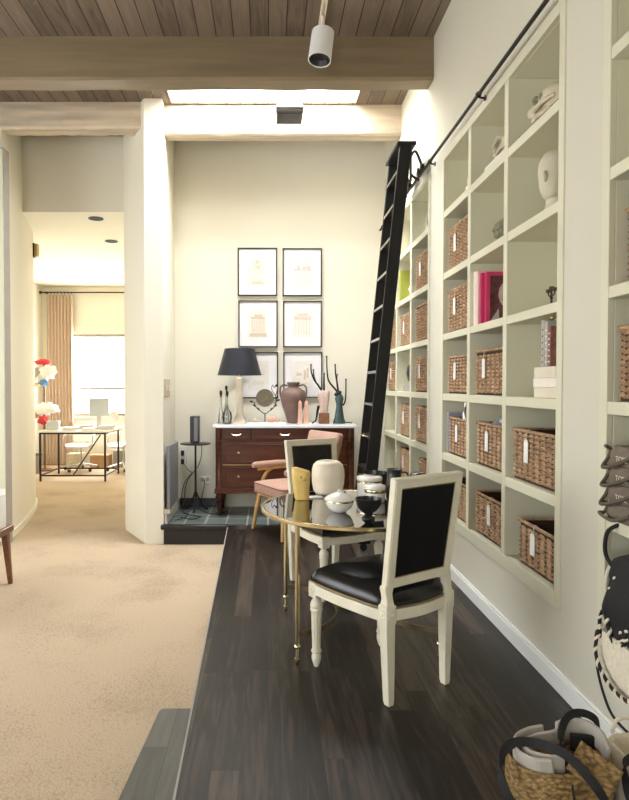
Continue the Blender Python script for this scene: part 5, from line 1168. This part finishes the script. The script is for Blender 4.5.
for sx in (-1, 1):
    for sy in (-1, 1):
        b = MB(); b.rings([[(sx * (0.315 + 0.03 * (1 - k)) + a * w_, sy * (0.46 + 0.02 * (1 - k)) + c * w_, zz_) for a, c in ((1, 1), (-1, 1), (-1, -1), (1, -1))] for k, w_, zz_ in ((0, 0.015, 0.0), (1, 0.026, 0.424))]); b.build('leg', m_walnut, t, bevel=0.003)
t = thing('magazine_box', (-2.20, 4.72, CZ + 0.4775), 'white open box standing on the walnut bench', 'box')
b = MB(); b.bx(-0.12, 0.12, 0.09, 0.10, 0, 0.30); b.bx(-0.12, -0.11, -0.10, 0.09, 0, 0.30); b.bx(0.11, 0.12, -0.10, 0.09, 0, 0.26); b.bx(-0.11, 0.11, -0.10, 0.09, 0, 0.012); b.bx(-0.11, 0.11, -0.10, -0.09, 0.012, 0.13); b.build('case', m_white, t, bevel=0.002)
MB().bx(-0.10, 0.10, -0.085, 0.085, 0.0125, 0.16).build('contents', m_web, t)

# ------------------------------------------------------------------ office beyond the opening
t = thing('curtain', (-4.14, OY - 0.14, CZ + 0.02), 'oatmeal curtain hanging left of the office window', 'curtain')
b = MB(); n = 80; a_ = []; c_ = []
def wav(i, z_): return 0.035 * math.sin(i / n * 2 * PI * 8 + 0.15 * z_) * (0.75 + 0.1 * z_)
rs = []
for z_ in [3.37 * k / 12 for k in range(13)]:
    fr = [(-0.26 + 0.52 * i / n, wav(i, z_) , z_) for i in range(n + 1)]
    bk_ = [(x, y + 0.008, zz_) for x, y, zz_ in reversed(fr)]
    rs.append(fr + bk_)
b.rings(rs); b.build('cloth', m_curtain, t, smooth=80)
for k in range(8):
    xr = -0.24 + k * 0.068; MB().tube([(xr, 0.026 * math.cos(a), 3.405 + 0.026 * math.sin(a)) for a in [2 * PI * q / 14 for q in range(14)]], 0.004, 6, True).build('curtain_ring', m_iron, t)
t = thing('curtain_rod', (-3.6, OY - 0.14, 3.258), 'dark curtain rod above the office window', 'rod')
MB().tube([(-0.92, 0, 0), (1.0, 0, 0)], 0.013, 10).build('bar', m_iron, t)
for x in (-0.92, 1.0): MB().ball((x, 0, 0), 0.032, u=12, v=8).build('finial', m_iron, t)
for x in (-0.85, 0.9): MB().tube([(x, 0, 0), (x, 0.14, 0)], 0.01, 8).build('bracket', m_iron, t)
DZ = 0.66 - CZ
t = thing('office_desk', (-3.235, 10.55, CZ + 0.001), 'white topped office desk with thin black metal frame', 'desk')
MB().bx(-0.56, 0.62, -0.50, 0.45, DZ - 0.028, DZ).build('desktop', m_plastw, t, bevel=0.003)
b = MB()
b2 = MB()
for y in (-0.47, 0.42):
    b.bx(-0.55, 0.55, y - 0.013, y + 0.013, DZ - 0.056, DZ - 0.0285); b2.bx(-0.537, 0.537, y - 0.011, y + 0.011, 0.085, 0.110)
for x in (-0.537, 0.537): b.bx(x - 0.013, x + 0.013, -0.465, 0.415, DZ - 0.056, DZ - 0.0285); b2.bx(x - 0.011, x + 0.011, -0.465, 0.415, 0.087, 0.108)
b.build('top_frame', m_iron, t); b2.build('base_frame', m_iron, t)
for x in (-0.537, 0.537):
    for y in (-0.47, 0.42): MB().bx(x - 0.014, x + 0.014, y - 0.0135, y + 0.0135, 0.0, DZ - 0.0565).build('leg', m_iron, t)
MB().tube([(0.0, -0.45, 0.10), (0.22, 0.40, 0.70)], 0.012, 8).build('brace', m_iron, t)
zt = 0.6625
def obox(loc, size, mat, name, label, cat, rz=0.0):
    o = MB().box((0, 0, size[2] / 2), size).build(name, mat, bevel=0.003, loc=loc); o.rotation_euler = (0, 0, rz); return tag(o, label, cat)
t = thing('computer', (-3.0, 10.82, zt), 'silver desktop computer seen from behind on the office desk', 'computer', rz=0.35)
MB().bx(-0.17, 0.17, -0.012, 0.012, 0.20, 0.52).build('screen', m_silverc, t, bevel=0.006); MB().bx(-0.04, 0.04, 0.013, 0.028, 0.006, 0.30).build('stand', m_steel, t); MB().bx(-0.08, 0.08, -0.06, 0.09, 0, 0.006).build('foot', m_steel, t)
obox((-3.62, 10.28, zt), (0.20, 0.14, 0.15), m_silverc, 'file_box', 'pale blue file box at the left end of the office desk', 'box', 0.15)
for i, (x, y, h, lab) in enumerate(((-3.34, 10.32, 0.05, 'low paper stack beside the blue file box'), (-3.02, 10.30, 0.035, 'flat paper stack in the middle of the office desk'), (-2.76, 10.45, 0.07, 'paper stack at the right end of the office desk'))):
    b = MB()
    for k in range(int(h / 0.007)): b.box((R.uniform(-.01, .01), R.uniform(-.01, .01), 0.0035 + 0.007 * k), (0.21, 0.28, 0.0062), (0, 0, R.uniform(-.1, .1)))
    tag(b.build('paper_stack', m_tag, loc=(x, y, zt)), lab, 'papers', 'paper stacks on the office desk')
tag(MB().lathe([(0.04, 0), (0.045, 0.004), (0.045, 0.11), (0.041, 0.11), (0.04, 0.01), (0.001, 0.008)], 20).build('pencil_cup', m_tan, loc=(-3.42, 10.55, zt)), 'tan pencil cup on the office desk before the curtain', 'cup')
obox((-3.20, 10.62, zt), (0.28, 0.16, 0.06), m_bone, 'desk_organizer', 'brown grey organizer in front of the silver computer', 'box', 0.1)
t = thing('desk_lamp', (-2.72, 10.75, zt), 'white globe desk lamp at the right end of the office desk', 'lamp')
MB().lathe([(0.05, 0), (0.05, 0.01), (0.01, 0.02), (0.01, 0.12)], 16).build('base', m_steel, t); MB().ball((0, 0, 0.20), 0.085, (1, 1, 1.2), 18, 12).build('globe', m_plastw, t, smooth=80)
def office_chair(loc, rz, label):
    t = thing('office_chair', loc, label, 'chair', 'office swivel chairs', rz)
    for k in range(5):
        a = k * 2 * PI / 5; c_, s_ = math.cos(a), math.sin(a)
        MB().tube([(0.02 * c_, 0.02 * s_, 0.125), (0.30 * c_, 0.30 * s_, 0.075)], [0.022, 0.013], 8).build('base_arm', m_steel, t)
        MB().lathe([(0.026, -0.02), (0.030, -0.015), (0.030, 0.015), (0.026, 0.02)], 14, (0.31 * c_, 0.31 * s_, 0.031), (PI / 2, 0, a)).build('caster', m_plastb, t)
    MB().lathe([(0.03, 0.10), (0.03, 0.16), (0.016, 0.165), (0.016, 0.42), (0.09, 0.43), (0.09, 0.445)], 16).build('column', m_steel, t)
    b = MB(); b.rings([[(x, y, z_ + 0.03 * (abs(x) / 0.25) ** 2 + (0.02 if y > 0.18 else 0) * -1) for x, y in rrect(w_, w_ * .95, 0.10, 5)] for w_, z_ in ((0.44, 0.446), (0.49, 0.455), (0.49, 0.475), (0.44, 0.485))]); b.build('seat', m_white, t, smooth=60)
    b = MB(); rs = []
    for z_, w_, y in ((0.52, 0.36, -0.22), (0.56, 0.44, -0.24), (0.70, 0.46, -0.255), (0.84, 0.44, -0.28), (0.90, 0.34, -0.295)):
        fr = [(w_ * (i / 12 - .5), y + 0.10 * (2 * i / 12 - 1) ** 2, z_) for i in range(13)]; rs.append(fr + [(x, yy - 0.015, zz_) for x, yy, zz_ in reversed(fr)])
    b.rings(rs); b.build('backrest', m_white, t, smooth=60)
    MB().bx(-0.03, 0.03, -0.26, -0.10, 0.425, 0.445).bx(-0.03, 0.03, -0.28, -0.262, 0.425, 0.62).build('back_support', m_steel, t)
    for s in (-1, 1): MB().tube(smoothpath([(s * 0.20, 0.10, 0.45), (s * 0.27, 0.14, 0.50), (s * 0.28, 0.10, 0.66), (s * 0.275, -0.08, 0.67), (s * 0.235, -0.20, 0.63)], 5), 0.014, 8).build('armrest', m_steel, t)
    return t
oc = office_chair((-3.50, 11.40, CZ + 0.001), PI * 0.96, 'white office swivel chair behind the left half of the desk')
dup(oc, (-2.72, 11.45, CZ + 0.001), 'white office swivel chair near the right end of the desk', rz=2.5)
t = thing('waste_bin', (-4.22, 11.0, CZ + 0.001), 'small dark grey waste bin by the left office wall', 'bin')
MB().lathe([(0.10, 0), (0.105, 0.005), (0.14, 0.34), (0.135, 0.34), (0.10, 0.02), (0.001, 0.015)], 24).build('body', m_putty, t, smooth=50); MB().tube([(0.1385 * math.cos(a), 0.1385 * math.sin(a), 0.342) for a in [2 * PI * k / 24 for k in range(24)]], 0.006, 6, True).build('rim', m_plastb, t)
t = thing('coat_stand', (-4.18, 11.40, CZ + 0.001), 'slim wooden coat stand in the left office corner', 'stand')
MB().lathe([(0.16, 0), (0.16, 0.02), (0.03, 0.04), (0.022, 0.06), (0.02, 2.05), (0.03, 2.06), (0.001, 2.09)], 16).build('pole', m_walnut, t)
for k in range(6):
    a = k * PI / 3; z_ = 1.80 if k % 2 else 1.10
    MB().tube([(0.018 * math.cos(a), 0.018 * math.sin(a), z_), (0.11 * math.cos(a), 0.11 * math.sin(a), z_ + 0.05)], 0.009, 8).build('peg', m_walnut, t)
GH = 'hats and bundles on the coat stand'
cloth((-4.05, 11.24, 1.66), 0.14, (1, .8, .9), m_tag, 'white bundle in the upper cluster on the coat stand', 31, 'cloth_bundle', group=GH)
cloth((-4.33, 11.20, 1.63), 0.12, (.9, .8, 1), m_greybk, 'grey patterned bundle in the upper cluster on the coat stand', 32, 'cloth_bundle', group=GH)
cloth((-4.13, 11.23, 1.845), 0.10, (1.4, .8, .5), m_red, 'red hat on top of the upper cluster on the coat stand', 33, 'hat', 'hat', GH)
cloth((-4.12, 11.20, 1.46), 0.07, (1.2, .8, .8), m_blue, 'blue cap under the upper cluster on the coat stand', 34, 'hat', 'hat', GH)
cloth((-4.25, 11.20, 1.43), 0.06, (1.3, .8, .6), m_yellow, 'yellow cap under the upper cluster on the coat stand', 35, 'hat', 'hat', GH)
cloth((-4.10, 11.25, 0.98), 0.16, (1.3, .8, .65), m_tag, 'white bundle in the lower cluster on the coat stand', 36, 'cloth_bundle', group=GH)
cloth((-4.30, 11.24, 0.90), 0.11, (1, .8, .8), m_tan, 'tan bundle in the lower cluster on the coat stand', 37, 'cloth_bundle', group=GH)
cloth((-4.13, 11.21, 0.77), 0.085, (1.2, .8, .9), m_red, 'red bundle below the lower cluster on the coat stand', 38, 'cloth_bundle', group=GH)
for i, (x, y, s_, mt, lab) in enumerate(((-3.25, 11.85, (0.35, 0.30, 0.22), m_tan, 'tan cardboard box on the floor under the office window'), (-2.86, 11.95, (0.30, 0.25, 0.30), m_putty, 'grey box on the floor beside the tan cardboard box'), (-3.75, 11.9, (0.30, 0.28, 0.24), m_bone, 'pale box on the floor below the curtain edge'))):
    t = thing('storage_box', (x, y, CZ + 0.001), lab, 'box', 'boxes under the office window')
    MB().bx(-s_[0] / 2, s_[0] / 2, -s_[1] / 2, s_[1] / 2, 0, s_[2]).build('box_body', mt, t, bevel=0.003); MB().bx(-s_[0] / 2 - .005, s_[0] / 2 + .005, -s_[1] / 2 - .005, s_[1] / 2 + .005, s_[2] + .0005, s_[2] + 0.03).build('lid', mt, t, bevel=0.003)
